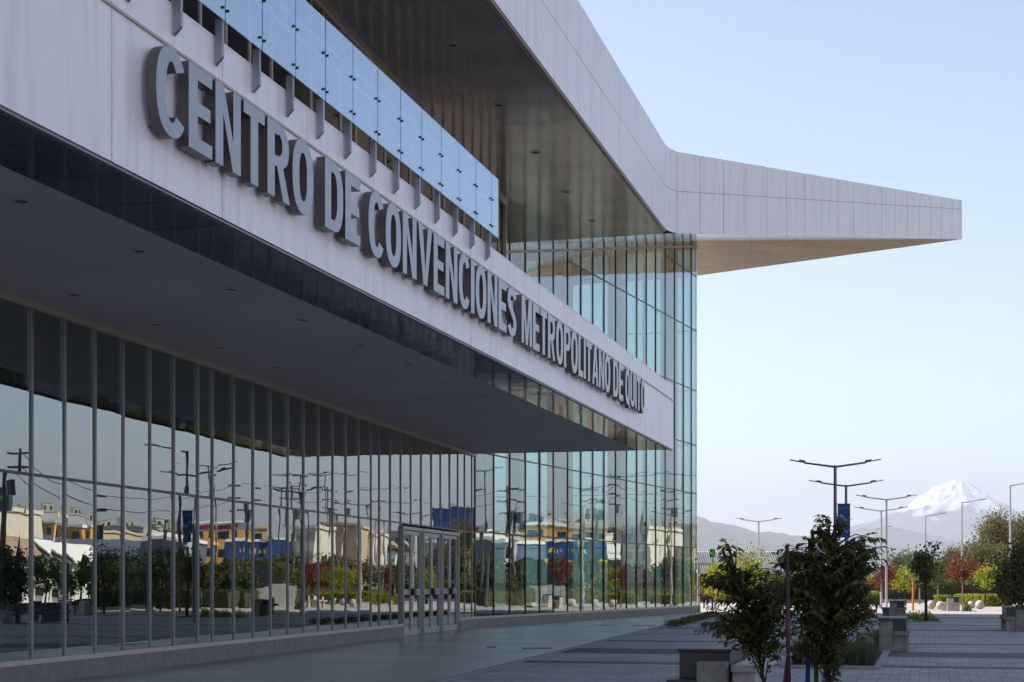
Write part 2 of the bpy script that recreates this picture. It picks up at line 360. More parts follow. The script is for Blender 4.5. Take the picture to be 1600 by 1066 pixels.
tm = MB(); tm.pp(A+V2(0, 0, zt_-.005)-NF*.18, DF*-CS, NF*.185, V2(0, 0, .02)); tm.build('coping', 'white_panel', bld)
tm = MB(); tm.pp(A+V2(0, 0, 7.065)+NF*.001, DF*-CS, NF*.022, V2(0, 0, .028)); tm.build('drip_rail', 'frame_beige', bld)
tm = MB(); tm.pp(A+V2(0, 0, zb-.03)-NF*.09, DF*(-CS), NF*.07, V2(0, 0, .028)); tm.build('drip_edge', 'mullion', bld)
# ---- upper wall behind the balcony
uw = MB(); U0 = UE+DU*-56
pxu = [485, 504.3, 531, 555, 579, 601, 621, 640, 658]
su = [on_line(p, UE, DU) for p in pxu]
st = 1.0
while su[-1] < -1.2: su.append(su[-1]+st)
while su[0] > -40: su.insert(0, su[0]-st)
uw.pp(UE+DU*su[0]+V2(0, 0, 12.38)-NU*.05, DU*-su[0], NU*.14, V2(0, 0, .115)); uw.pp(UE+DU*su[0]+V2(0, 0, 7.55)-NU*.05, DU*-su[0], NU*.13, V2(0, 0, .1))
uw.pp(UE+V2(0, 0, 7.55)-NU*.05, DU*.07, NU*.14, V2(0, 0, 4.94))
UW = uw.build('upper_glass_wall', 'frame_beige', bld)
for a, b in zip(su, su[1:]+[0]):
    pane(UE, DU, NU, a, b, [7.6, 10.0, 12.38], 'glass_dark', UW)
    mm = MB(); mm.pp(UE+DU*(a-.03)-NU*.06+V2(0, 0, 7.65), DU*.06, NU*.09, V2(0, 0, 4.73)); mm.build('mullion', 'frame_beige', UW)
rw = MB(); rw.pp(UE+V2(0, 0, 7.55)-NU*.08, -NF*3.0+DF*1.5, DU*.04, V2(0, 0, 4.9)); rw.pp(UE+DU*-45-NU*3+V2(0, 0, 7.55), DU*46, -NU*.1, V2(0, 0, 4.9)); rw.build('upper_inner_wall', 'int_dark', bld)
# ---- glass balustrade on steel fins
gp = CF+NF*.12
jo = [on_line(p, gp, DF) for p in (460.5, 507.4, 550.6, 588.8, 625.6, 658.5, 688.5)]
jo = [jo[0]+i*(jo[-1]-jo[0])/6 for i in range(7)]; stp = jo[1]-jo[0]
while jo[-1]+stp < on_line(775, gp, DF): jo.append(jo[-1]+stp)
while jo[0] > -42: jo.insert(0, jo[0]-stp)
end = on_line(778, gp, DF)
bal = grp('balustrade')
g0, g1 = 7.70, 8.76
for a, b in zip(jo, jo[1:]+[end]):
    q = MB(); t = random.uniform(-.002, .002); q.pp(gp+DF*(a+.012)+V2(0, 0, g0), DF*(b-a-.024)+NF*t, NF*.012, V2(0, 0, g1-g0)); q.build('glass_panel', 'glass_rail', bal)
    q = MB(); o = gp+DF*(a-.03)-NF*.10                          # pointed fin on the fascia
    q.pp(o+V2(0, 0, 7.30), DF*.05, NF*.085, V2(0, 0, .42))
    q.pp(gp+DF*(a-.017)-NF*.05+V2(0, 0, 7.725), DF*.034, NF*.046, V2(0, 0, 1.0), 1)
    i = len(q.v); q.v += [tuple(o+V2(0, 0, 7.30)), tuple(o+DF*.05+V2(0, 0, 7.30)), tuple(o+DF*.05+NF*.085+V2(0, 0, 7.30)), tuple(o+NF*.085+V2(0, 0, 7.30)), tuple(o+V2(0, 0, 7.215)), tuple(o+DF*.05+V2(0, 0, 7.215))]
    for fc in ((i, i+3, i+4), (i+1, i+5, i+2), (i+3, i+2, i+5, i+4), (i, i+4, i+5, i+1)): q.f.append(fc); q.mi.append(0)
    q.build('fin', ['fin', 'black'], bal)
    if a < on_line(270, gp, DF): continue                       # nearer joints lie outside the photograph
    for z in (g0+.13, g0+.60):
        for dx in (-.07, .05): q = MB(); q.tube([gp+DF*(a+dx)+V2(0, 0, z)-NF*.03, gp+DF*(a+dx)+V2(0, 0, z)+NF*.03], .017, 8); q.build('glass_clamp', 'black', bal)
q = MB()
for z in (8.42, 8.62):
    q.tube([gp-NF*.22+DF*-42+V2(0, 0, z), gp-NF*.22+DF*(end-.1)+V2(0, 0, z)], .024, 8)
q.build('handrail', 'rail_steel', bal)
# ---- roof
T0 = Vector((20.65, 70.5, 0)); C0 = Vector((9.75, 80.9, 0)); K0 = RF
A = RF+DF*-62; zR, zT, zJ = 12.5, 15.13, 13.85
AI = UE+DU*-60-NU*3; KI = RF-NF*6.6                             # inner ends of the flat soffit
sf = MB(); n = 34; wI = 6
def lerp(a, b, t): return a+(b-a)*t
def P3(p, z): return Vector((p.x, p.y, z))
for i in range(62*2//3+1):
    u0, u1 = -62+i*1.5, min(0, -62+i*1.5+1.49)
    if u0 >= -.01: break
    for v0, v1 in ((-.15, -2.3), (-2.312, -4.6), (-4.612, -11)):
        t = random.uniform(-.003, .003)
        sf.poly([RF+DF*u0+NF*v1+V2(0, 0, zR), RF+DF*u1+NF*v1+V2(0, 0, zR+t), RF+DF*u1+NF*v0+V2(0, 0, zR), RF+DF*u0+NF*v0+V2(0, 0, zR-t)])
sf.build('roof_soffit', 'soffit', bld)
# rising soffit over the hall corner
rs = MB(); KI2 = RF-NF*8
def zz(p): return Vector((p.x, p.y, soff(p)))
inner = B0+DS*30
N_ = 10
for i in range(N_):
    a, b = i/N_, (i+1)/N_
    L0, L1 = lerp(K0, T0, a), lerp(K0, T0, b); R0, R1 = lerp(KI2, B0, a), lerp(KI2, B0, b)
    rs.poly([P3(L0, lerp(12.5, hh(374, 70.5), a)), P3(L1, lerp(12.5, hh(374, 70.5), b)), zz(R1), zz(R0)])
    Q0, Q1 = lerp(KI2-NF*22, inner, a), lerp(KI2-NF*22, inner, b)
    rs.poly([zz(R0), zz(R1), Vector((Q1.x, Q1.y, soff(R1))), Vector((Q0.x, Q0.y, soff(R0)))])
rs.build('rising_soffit', 'soffit', bld)
ws = MB(); zT0, zB0, zC0 = soff(T0)+.0, soff(B0), hh(431, C0.y)
zT0 = hh(374, 70.5)
nn = 14
for i in range(nn):
    a, b = i/nn, (i+1)/nn-.0006
    p = [lerp(B0, T0, a), lerp(B0, T0, b), lerp(C0, T0, b), lerp(C0, T0, a)]
    z = [lerp(zB0, zT0, a), lerp(zB0, zT0, b), lerp(zC0, zT0, b), lerp(zC0, zT0, a)]
    ws.poly([Vector((q.x, q.y, h)) for q, h in zip(p, z)])
ws.build('wing_soffit', 'soffit_wing', bld)
# unseen roof lid, shaped to shade the plaza; dark core behind the fascia panels
ztT, ztK = hh(313, 70.5), zT
lid = MB()
far = Vector((-62, B0.y+(-62-B0.x)/DS.x*DS.y, 0))
A_ = A-NF*.05; near = Vector((-62, A.y, 0))
def P3(p, z): return Vector((p.x, p.y, z))
K_ = K0-NF*.04; T_ = T0+V2(-.06, .03); Cb = C0
lid.poly([P3(near, 14.95), P3(A_, 14.95), P3(K_, 14.95), P3(far, 14.95)])
lid.poly([P3(K_, 15.08), P3(T_, ztT-.05), P3(Cb, 18.6), P3(B0, 18.0), P3(far, 15.05)])
lid.poly([P3(T0, zT0), P3(T0, ztT-.03), P3(Cb, 18.6), P3(Cb, zC0)])
lid.poly([P3(B0, zB0), P3(Cb, zC0), P3(Cb, 18.6), P3(B0, 18.0)])
lid.poly([P3(B0, zB0-1.6), P3(B0, 18.2), P3(far, 15.3), P3(far, 14)])
lid.poly([P3(near, 0), P3(near, 15), P3(far, 15), P3(far, 0)])
lid.build('roof', 'gap', bld)
rc = MB()
rc.poly([P3(A_, zR+.01), P3(K_, zR+.01), P3(K_, ztK-.02), P3(A_, ztK-.02)]); rc.poly([P3(K_, zR+.01), P3(T_, zT0+.01), P3(T_, ztT-.02), P3(K_, ztK-.02)])
rc.build('fascia_core', 'gap', bld)
# straight roof fascia
fw = [2.45]*25
Lf = 61.4
fascia(RF+DF*-62, DF, NF, Lf, [Lf-2.45*24]+[2.45]*24, zR, ztK, zJ, 'roof_fascia', 'white_panel', .024)
tm = MB(); tm.pp(RF+DF*-62+V2(0, 0, zR-.04)-NF*.13, DF*61.6, NF*.10, V2(0, 0, .036)); tm.build('roof_drip_edge', 'frame_beige', bld)
# bent corner strip and wing fascia, edges rise towards the tip
wf = MB()
DW = (T0-K0).normalized(); LW = (T0-K0).length; NW = Vector((DW.y, -DW.x, 0))
spx = [627, 703, 780, 853, 923, 988, 1047, 1104, 1157, 1208, 1255, 1300, 1344, 1385, 1424, 1461, 1497, 1532, 1563]
spx = [760+p/2.105 for p in spx]
ss = [on_line(p, K0, DW) for p in spx]; ss[-1] = LW
def wz(s): 
    t = s/LW; zb_ = lerp(zR, zT0, t); zj = lerp(zJ, hh(327, 70.5), t); zt2 = lerp(ztK, ztT, t); return zb_, zj, zt2
g_ = .036
def wpan(pa, pb, za, zb2, n_):
    # quad panel with thickness
    for (a0_, a1_), (b0_, b1_) in zip(za, zb2):
        o = [P3(pa, a0_), P3(pb, b0_), P3(pb, b1_), P3(pa, a1_)]
        i = len(wf.v); wf.v += [tuple(p) for p in o]+[tuple(p-n_*.03) for p in o]
        for q in ((0, 1, 2, 3), (7, 6, 5, 4), (0, 4, 5, 1), (1, 5, 6, 2), (2, 6, 7, 3), (3, 7, 4, 0)): wf.f.append(tuple(i+k for k in q)); wf.mi.append(0)
for a, b in zip(ss, ss[1:]):
    a2, b2 = a+g_/2, b-g_/2; A3, B3 = wz(a2), wz(b2)
    wpan(K0+DW*a2, K0+DW*b2, [(A3[0], A3[1]-.007), (A3[1]+.007, A3[2])], [(B3[0], B3[1]-.007), (B3[1]+.007, B3[2])], NW)
pc = RF+DF*-.59; pe = K0+DW*(ss[0]-g_/2); pm = lerp(pc, pe, .5)+NF*.0-DF*.0
pm = K0*.35+(pc+pe)*.325
Z0 = (zR, zJ, ztK); Z1 = wz(ss[0])
Zm = tuple((p+q)/2 for p, q in zip(Z0, Z1))
for pa, pb, A3, B3 in ((pc, pm, Z0, Zm), (pm, pe, Zm, Z1)):
    wpan(pa, pb, [(A3[0], A3[1]-.007), (A3[1]+.007, A3[2])], [(B3[0], B3[1]-.007), (B3[1]+.007, B3[2])], NF)
wf.build('wing_fascia', 'white_panel', bld)
# ---- downlights
def dl(px, py, z, r=.10):
    Z = (z-EYE)*F/(HZ-py); p = Vector(((px-800)/F*Z, Z, z))
    q = MB(); seg = 20
    for k in range(seg):
        t0, t1 = 2*math.pi*k/seg, 2*math.pi*(k+1)/seg
        f = lambda t, rr, zz_: Vector((p.x+rr*math.cos(t), p.y+rr*math.sin(t), zz_))
        q.poly([f(t0, r, z-.004), f(t1, r, z-.004), f(t1, r, z-.016), f(t0, r, z-.016)])
        q.poly([f(t0, r, z-.016), f(t1, r, z-.016), f(t1, r*.74, z-.016), f(t0, r*.74, z-.016)][::-1])
        q.poly([Vector((p.x, p.y, z-.005)), f(t0, r*.74, z-.010), f(t1, r*.74, z-.010)][::-1], 1)
    q.build('downlight', ['downlight', 'downlight_in'], bld)
for a, b in ((33, 313), (218, 391), (116, 460), (360, 451), (245, 506), (473, 499), (347, 543), (565, 538), (640, 569), (430, 573), (500, 601), (700, 596), (755, 619), (805, 638), (847, 656), (885, 671), (561, 624), (615, 643), (660, 660), (920, 684)):
    dl(a, b, TOP1)
for a, b in ((708, 70), (779, 164), (837, 238), (884, 300), (925, 345)): dl(a, b, zR, .13)
# ---------------------------------------------------------------- sign letters
ST = .188
def arc(cx, cy, rx, ry, a0, a1, n, p=2.35):
    out = []
    for i in range(n+1):
        t = math.radians(a0+(a1-a0)*i/n); c, s_ = math.cos(t), math.sin(t)
        out.append((cx+rx*math.copysign(abs(c)**(2/p), c), cy+ry*math.copysign(abs(s_)**(2/p), s_)))
    return out
def oval(w_, inset): return arc(w_/2, .5, w_/2-inset, .5-inset*.88+.012*(inset == 0), 0, 354, 59)
def stroke(path, th):
    L, R = [], []
    for i, p in enumerate(path):
        a = Vector(path[max(i-1, 0)]); b = Vector(path[min(i+1, len(path)-1)]); d = (b-a).normalized(); n_ = Vector((-d.y, d.x))
        t_ = th*(1-.12*abs(d.x)); L.append((p[0]+n_.x*t_/2, p[1]+n_.y*t_/2)); R.append((p[0]-n_.x*t_/2, p[1]-n_.y*t_/2))
    return L+R[::-1]
def glyph(c):
    s = ST; h = .158                                            # vertical and horizontal stroke
    if c == 'O': return .60, [[oval(.60, 0), oval(.60, s)]]
    if c == 'Q': return .60, [[oval(.60, 0), oval(.60, s)], [[(.30, .22), (.42, .28), (.64, -.06), (.50, -.10)]]]
    if c == 'C': 
        return .57, [[stroke(arc(.30, .5, .30-s/2, .5-h/2+.01, 38, 322, 44), s)]]
    if c == 'E': return .50, [[[(0, 0), (.50, 0), (.50, h), (s, h), (s, .5-h/2), (.46, .5-h/2), (.46, .5+h/2), (s, .5+h/2), (s, 1-h), (.50, 1-h), (.50, 1), (0, 1)]]]
    if c == 'N': return .58, [[[(0, 0), (s*.92, 0), (s*.92, .66), (.58-s*.98, 0), (.58, 0), (.58, 1), (.58-s*.92, 1), (.58-s*.92, .36), (s*.98, 1), (0, 1)]]]
    if c == 'T': return .52, [[[(.26-s/2, 0), (.26+s/2, 0), (.26+s/2, 1-h), (.52, 1-h), (.52, 1), (0, 1), (0, 1-h), (.26-s/2, 1-h)]]]
    if c == 'I': return s, [[[(0, 0), (s, 0), (s, 1), (0, 1)]]]
    if c == 'L': return .45, [[[(0, 0), (.45, 0), (.45, h), (s, h), (s, 1), (0, 1)]]]
    if c == 'D': return .57, [[[(0, 0), (.27, 0)]+arc(.27, .5, .30, .5, -90, 90, 24, 2.5)[1:-1]+[(.27, 1), (0, 1)], [(s, h), (.26, h)]+arc(.26, .5, .31-s, .5-h, -90, 90, 20, 2.5)[1:-1]+[(.26, 1-h), (s, 1-h)]]]
    def bowl(): return [(s, .56), (.28, .56)]+arc(.28, .715, .30-s, .155-.01, -90, 90, 14, 2.2)[1:-1]+[(.28, 1-h), (s, 1-h)]
    if c == 'P': return .57, [[[(0, 0), (s, 0), (s, .42), (.28, .42)]+arc(.28, .71, .29, .29, -90, 90, 20, 2.4)[1:-1]+[(.28, 1), (0, 1)], bowl()]]
    if c == 'R': return .60, [[[(0, 0), (s, 0), (s, .42), (.28, .42)]+arc(.28, .71, .29, .29, -90, 90, 20, 2.4)[1:-1]+[(.28, 1), (0, 1)], bowl()], [[(.24, .46), (.42, 0), (.60, 0), (.40, .48)]]]
    if c == 'V': return .62, [[[(.31-s*.45, 0), (.31+s*.45, 0), (.62, 1), (.62-s*1.02, 1), (.31, .25), (s*1.02, 1), (0, 1)]]]
    if c == 'A': return .62, [[[(0, 0), (s*.98, 0), (.215, .20), (.405, .20), (.62-s*.98, 0), (.62, 0), (.31+s*.5, 1), (.31-s*.5, 1)], [(.243, .335), (.377, .335), (.31, .70)]]]
    if c == 'M': return .74, [[[(0, 0), (s*.9, 0), (s*.9, .62), (.37-s*.38, 0), (.37+s*.38, 0), (.74-s*.9, .62), (.74-s*.9, 0), (.74, 0), (.74, 1), (.74-s*1.25, 1), (.37, .30), (s*1.25, 1), (0, 1)]]]
    if c == 'U': return .58, [[stroke([(s/2, 1), (s/2, .7), (s/2, .35)]+arc(.29, .29, .29-s/2, .29-h/2, 180, 360, 24, 2.3)+[(.58-s/2, .35), (.58-s/2, .7), (.58-s/2, 1)], s)]]
    if c == 'S':
        path = arc(.29, .735, .29-s/2, .265-h/2, 18, 238, 26, 2.1)
        path = [p for p in path if True]+arc(.28, .265, .285-s/2, .265-h/2, 62, -162, 26, 2.1)
        return .57, [[stroke(path, s)]]
sign = thing('building_sign', 'long row of grey steel letters reading CENTRO DE CONVENCIONES METROPOLITANO DE QUITO', 'sign')
OUT0, OUT1 = .055, .178
FP = CF+NF*OUT1
H0, H1 = 6.05, 6.945
cache = {}
def letter_mesh(c, wscale):
    gw, parts = glyph(c); bm = bmesh.new(); H = H1-H0
    for pi, loops in enumerate(parts):
        cu = bpy.data.curves.new('tmp', 'CURVE'); cu.dimensions = '2D'; cu.fill_mode = 'BOTH'; dep = (OUT1-OUT0)/2-.003*pi; cu.extrude = dep
        for lp in loops:
            sp = cu.splines.new('POLY'); sp.points.add(len(lp)-1); sp.use_cyclic_u = True
            for k, (x, y) in enumerate(lp): sp.points[k].co = (x*wscale, y*H, 0, 1)
        ob = bpy.data.objects.new('tmp', cu); C.objects.link(ob); bpy.context.view_layer.update()
        me = bpy.data.meshes.new_from_object(ob.evaluated_get(bpy.context.evaluated_depsgraph_get())); bm.from_mesh(me)
        bpy.data.objects.remove(ob); bpy.data.curves.remove(cu); bpy.data.meshes.remove(me)
    me = bpy.data.meshes.new('letter'); bm.to_mesh(me); bm.free()
    me.materials.append(M['letter']); me.materials.append(M['letter_side'])
    for p in me.polygons: p.use_smooth = False; p.material_index = 0 if abs(p.normal.z) > .7 else 1
    return me
words = [('CENTRO', 244.1, 489.8), ('DE', 507.9, 563), ('CONVENCIONES', 576, 807), ('METROPOLITANO', 815.2, 953.6), ('DE', 958.4, 973.8), ('QUITO', 977.3, 1008.2)]
rot = Matrix((DF, V2(0, 0, 1), NF)).transposed().to_4x4()       # local x along wall, y up, z outward
for wd, a, b in words:
    sa, sb = on_line(a, FP, DF), on_line(b, FP, DF)
    gws = [glyph(c)[0] for c in wd]; gap = .072; tot = sum(gws)+gap*(len(wd)-1); k = (sb-sa)/tot
    print('WORD', wd, 'len', round(sb-sa, 2), 'scale', round(k, 3))
    s = sa
    for c, gw in zip(wd, gws):
        o = bpy.data.objects.new('letter', letter_mesh(c, k)); C.objects.link(o); o.parent = sign
        o.matrix_local = Matrix.Translation(CF+NF*(OUT0+OUT1)/2+DF*s+V2(0, 0, H0)) @ rot; o['label'] = 'letter '+c
        q = MB(); cs_ = CF+DF*(s+gw*k/2)
        for zz_, dd in ((H0+.06, -.14*k), (H0+.45, -.05*k)):
            q.tube([cs_+DF*dd+V2(0, 0, zz_), cs_+DF*dd+NF*.10+V2(0, 0, zz_)], .006, 6)
        bk = q.build('standoff', 'black', sign)
        s += (gw+gap)*k
# ---------------------------------------------------------------- ground
GR = Matrix.Rotation(-UF, 4, 'Z')
def ground_mat():
    m = bpy.data.materials.new('paver_ground'); m.use_nodes = True; n = m.node_tree.nodes; l = m.node_tree.links; b = n["Principled BSDF"]
    tc = n.new("ShaderNodeTexCoord"); mp = n.new("ShaderNodeMapping"); mp.inputs["Rotation"].default_value = (0, 0, UF)
    l.new(tc.outputs["Object"], mp.inputs[0]); br = n.new("ShaderNodeTexBrick"); br.inputs["Scale"].default_value = 1
    br.inputs["Brick Width"].default_value = .30; br.inputs["Row Height"].default_value = .30; br.inputs["Mortar Size"].default_value = .007; br.offset = .5
    br.inputs["Color1"].default_value = (.235, .222, .22, 1); br.inputs["Color2"].default_value = (.31, .293, .285, 1); br.inputs["Mortar"].default_value = (.05, .05, .055, 1)
    l.new(mp.outputs[0], br.inputs[0])
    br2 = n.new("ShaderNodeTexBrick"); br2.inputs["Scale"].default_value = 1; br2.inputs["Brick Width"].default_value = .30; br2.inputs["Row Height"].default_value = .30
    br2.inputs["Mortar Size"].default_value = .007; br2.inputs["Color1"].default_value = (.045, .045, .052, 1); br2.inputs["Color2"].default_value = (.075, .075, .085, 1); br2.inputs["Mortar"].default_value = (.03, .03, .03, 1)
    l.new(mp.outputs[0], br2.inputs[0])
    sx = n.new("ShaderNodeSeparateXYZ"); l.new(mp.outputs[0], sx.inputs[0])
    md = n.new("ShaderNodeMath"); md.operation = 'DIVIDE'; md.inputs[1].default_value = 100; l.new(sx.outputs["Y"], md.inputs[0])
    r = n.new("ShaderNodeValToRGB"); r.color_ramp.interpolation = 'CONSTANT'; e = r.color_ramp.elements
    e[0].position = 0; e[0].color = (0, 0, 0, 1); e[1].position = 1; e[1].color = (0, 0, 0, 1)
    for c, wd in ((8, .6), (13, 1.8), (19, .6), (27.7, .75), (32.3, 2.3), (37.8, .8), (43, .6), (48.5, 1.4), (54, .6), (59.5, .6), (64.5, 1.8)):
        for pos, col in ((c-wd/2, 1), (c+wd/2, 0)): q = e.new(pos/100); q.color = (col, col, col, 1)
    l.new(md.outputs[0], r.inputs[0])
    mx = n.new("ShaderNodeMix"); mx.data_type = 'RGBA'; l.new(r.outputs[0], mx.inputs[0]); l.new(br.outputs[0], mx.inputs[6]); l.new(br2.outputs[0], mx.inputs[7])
    no = n.new("ShaderNodeTexNoise"); no.inputs["Scale"].default_value = .7; no.inputs["Detail"].default_value = 6; l.new(tc.outputs["Object"], no.inputs[0])
    r2 = n.new("ShaderNodeValToRGB"); r2.color_ramp.elements[0].color = (.78, .78, .78, 1); r2.color_ramp.elements[1].color = (1.12, 1.12, 1.12, 1); r2.color_ramp.elements[0].position = .3; r2.color_ramp.elements[1].position = .7
    l.new(no.outputs[0], r2.inputs[0]); mu = n.new("ShaderNodeMix"); mu.data_type = 'RGBA'; mu.blend_type = 'MULTIPLY'; mu.inputs[0].default_value = 1
    l.new(mx.outputs[2], mu.inputs[6]); l.new(r2.outputs[0], mu.inputs[7]); l.new(mu.outputs[2], b.inputs["Base Color"])
    b.inputs["Roughness"].default_value = .75
    bp = n.new("ShaderNodeBump"); bp.inputs["Distance"].default_value = .004; bp.inputs["Strength"].default_value = .6; l.new(br.outputs["Fac"], bp.inputs["Height"]); bp.invert = True; l.new(bp.outputs[0], b.inputs["Normal"])
    return m
M['terrain'] = mat('terrain', (.10, .095, .06), .95, 0, .1, 0, .004, 0, 1, (1, 1, 1), (.16, .14, .10))
q = MB(); q.poly([(-16000, -1500, -.02), (16000, -1500, -.02), (16000, 16000, -.02), (-16000, 16000, -.02)]); struct(q.build('ground', 'terrain'))
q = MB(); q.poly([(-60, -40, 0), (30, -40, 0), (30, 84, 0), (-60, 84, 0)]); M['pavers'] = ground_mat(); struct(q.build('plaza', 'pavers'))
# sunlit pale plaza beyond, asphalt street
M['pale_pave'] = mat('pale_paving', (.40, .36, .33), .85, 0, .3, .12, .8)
q = MB(); q.poly([(-60, 84, -.005), (60, 84, -.005), (60, 104, -.005), (-60, 104, -.005)]); struct(q.build('far_pavement', 'pale_pave'))
Lp = B0+DS*-.0
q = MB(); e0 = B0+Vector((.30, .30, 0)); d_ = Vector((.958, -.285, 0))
q.poly([(e0+d_*0+V2(0, 0, .004)), (e0+d_*30+V2(0, 0, .004)), Vector((42, 84, .004)), Vector((5, 84, .004))]); struct(q.build('sunlit_plaza', 'pale_pave'))  # pale sheet edged along the building's shadow: sunlight put into its colour
M['asphalt'] = mat('asphalt', (.06, .06, .062), .9, 0, .3, .15, 1)
q = MB(); q.poly([(-80, 104, -.008), (120, 104, -.008), (120, 120, -.008), (-80, 120, -.008)]); q.poly([(60, -40, -.008), (74, -40, -.008), (74, 104, -.008), (60, 104, -.008)]); struct(q.build('road', 'asphalt'))
# polished walk in front of the glass
M['walk'] = mat('polished_concrete', (.28, .265, .25), .34, 0, .5, .22, .45, .0006, 6, (1, 1, 1))
_n = M['walk'].node_tree.nodes; _l = M['walk'].node_tree.links; _b = _n["Principled BSDF"]; _src = _b.inputs["Base Color"].links[0].from_socket
_tc = _n.new("ShaderNodeTexCoord"); _mp = _n.new("ShaderNodeMapping"); _mp.inputs["Rotation"].default_value = (0, 0, UF); _l.new(_tc.outputs["Object"], _mp.inputs[0])
_br = _n.new("ShaderNodeTexBrick"); _br.offset = 0; _br.inputs["Scale"].default_value = 1; _br.inputs["Brick Width"].default_value = 1.2; _br.inputs["Row Height"].default_value = 1.2; _br.inputs["Mortar Size"].default_value = .009
_br.inputs["Color1"].default_value = (1, 1, 1, 1); _br.inputs["Color2"].default_value = (.88, .87, .86, 1); _br.inputs["Mortar"].default_value = (.45, .44, .43, 1); _l.new(_mp.outputs[0], _br.inputs[0])
_mx = _n.new("ShaderNodeMix"); _mx.data_type = 'RGBA'; _mx.blend_type = 'MULTIPLY'; _mx.inputs[0].default_value = 1; _l.new(_src, _mx.inputs[6]); _l.new(_br.outputs[0], _mx.inputs[7]); _l.new(_mx.outputs[2], _b.inputs["Base Color"])
def wl_(z): return Vector((.125+.217*(z-28.3), z, .006))
q = MB(); q.poly([wl_(-10), wl_(75), Vector((6, 77, .006)), Vector((-9, 33, .006)), Vector((-20, -10, .006))]); struct(q.build('walkway', 'walk'))
q = MB()
for i in range(60):
    a, b = wl_(-8+i*1.35), wl_(-8+(i+1)*1.35-.01); q.pp(a-V2(.16, 0, .005), b-a, V2(.16, 0, 0), V2(0, 0, .012))
struct(q.build('kerb_strip', 'kerb'))
# walkway joints and drains
q = MB()
for uu in (20, 26, 32, 38, 44, 50):
    a = Vector((0, 0, 0))+DF*uu; 
    e1 = None
    for t in range(400):
        p = a+NF*(-3+.05*t); 
        if p.x > wl_(p.y).x-.2: e1 = p; break
    s0 = None
    for t in range(400):
        p = e1-NF*(.05*t)
        if (p-P12).dot(N1) < .3 or ((p-P12).dot(D1) > 0 and (p-P12).dot(N2) < .3): s0 = p; break
    q.poly([s0+V2(0, 0, .0105), e1+V2(0, 0, .0105), e1+DF*.03+V2(0, 0, .0105), s0+DF*.03+V2(0, 0, .0105)])
struct(q.build('walkway_joints', 'gap'))
for a, b, y, lab in ((760, 776, 1011.7, 'dark oval drain cover in the walkway nearest the doors'), (816, 862, 1013.6, 'long dark drain slot in the polished walkway'), (928, 960, 977.3, 'dark drain slot in the walkway before the hall glass'), (988, 1022, 978, 'farther dark drain slot in the walkway near the paving edge')):
    Z = EYE*F/(y-HZ); p0, p1 = at(a, Z), at(b, Z); q = MB(); q.box(p0.x, p1.x, Z-.25, Z+.25, .008, .016); tag(q.build('drain_cover', 'black'), lab, 'drain cover', 'drain covers in the walkway')
M['lawn'] = mat('lawn', (.035, .05, .015), .95, 0, .1, 0, .5, 0, 1, (1, 1, 1), (.07, .08, .03))
q = MB(); q.poly([(30.25, -40, .02), (60, -40, .02), (60, 84, .02), (30.25, 84, .02)]); struct(q.build('lawn', 'lawn'))
q = MB()
for i in range(120): q.box(30, 30.24, -40+i*1.033, -40+i*1.033+1.02, -.02, .16)
struct(bevel(q.build('kerb', 'concrete_light'), .015))
# ---------------------------------------------------------------- trees
def leafquad(v, f, p, d, n_, L, W):
    sdd = d.cross(n_).normalized()*W*.5; i = len(v)
    v += [tuple(p), tuple(p+d*L*.42+sdd), tuple(p+d*L), tuple(p+d*L*.42-sdd)]; f.append((i, i+1, i+2, i+3))
def rv(): 
    while True:
        a = Vector((random.uniform(-1, 1), random.uniform(-1, 1), random.uniform(-1, 1)))
        if .05 < a.length < 1: return a
def tree(kind, label, loc, h, cw, cb, mat_, n=900, ls=.16, trunk='bark', group=None, lean=0, clumps=14, tr=.05, cone=0, cat='tree', crown_label=None):
    t = thing(kind, label, cat, loc, 0, group); t['_h'] = h
    q = MB(); cz = (h+cb)/2; rz = (h-cb)/2; cw2_ = cw/2
    top = Vector((lean, 0, cb+(h-cb)*.55))
    q.tube([Vector((0, 0, -.05)), Vector((lean*.3, 0, cb*.5)), Vector((lean*.7, .02, cb)), top], [tr*1.25, tr, tr*.8, tr*.25], 7)
    cl = []
    for i in range(clumps):
        d = rv(); d = d.normalized()*(.35+.55*random.random()); zf = d.z
        taper = 1-cone*max(0, zf+.2)*.75
        c = Vector((lean+d.x*cw2_*taper, d.y*cw2_*taper, cz+d.z*rz)); cl.append(c)
        b0 = Vector((lean*.7, 0, cb+(h-cb)*max(0, min(.5, (c.z-cb)/(h-cb)-.25)))); q.tube([b0, lerp(b0, c, .5)+Vector((0, 0, -.03*h)), c], [tr*.4, tr*.25, tr*.08], 5)
    q.build('trunk', trunk, t, True)
    v, f = [], []
    for i in range(n):
        c = random.choice(cl); rr = min(cw2_, rz)*.42
        p = c+Vector((random.gauss(0, rr*.62), random.gauss(0, rr*.62), random.gauss(0, rr*.55)))
        d = (rv()+Vector((0, 0, -.25))).normalized(); nn_ = rv().normalized()
        leafquad(v, f, p, d, nn_, ls*random.uniform(.7, 1.4), ls*random.uniform(.45, .8))
    me = bpy.data.meshes.new('crown'); me.from_pydata(v, [], f); me.materials.append(M[mat_]); o = bpy.data.objects.new('crown', me); C.objects.link(o); o.parent = t
    return t
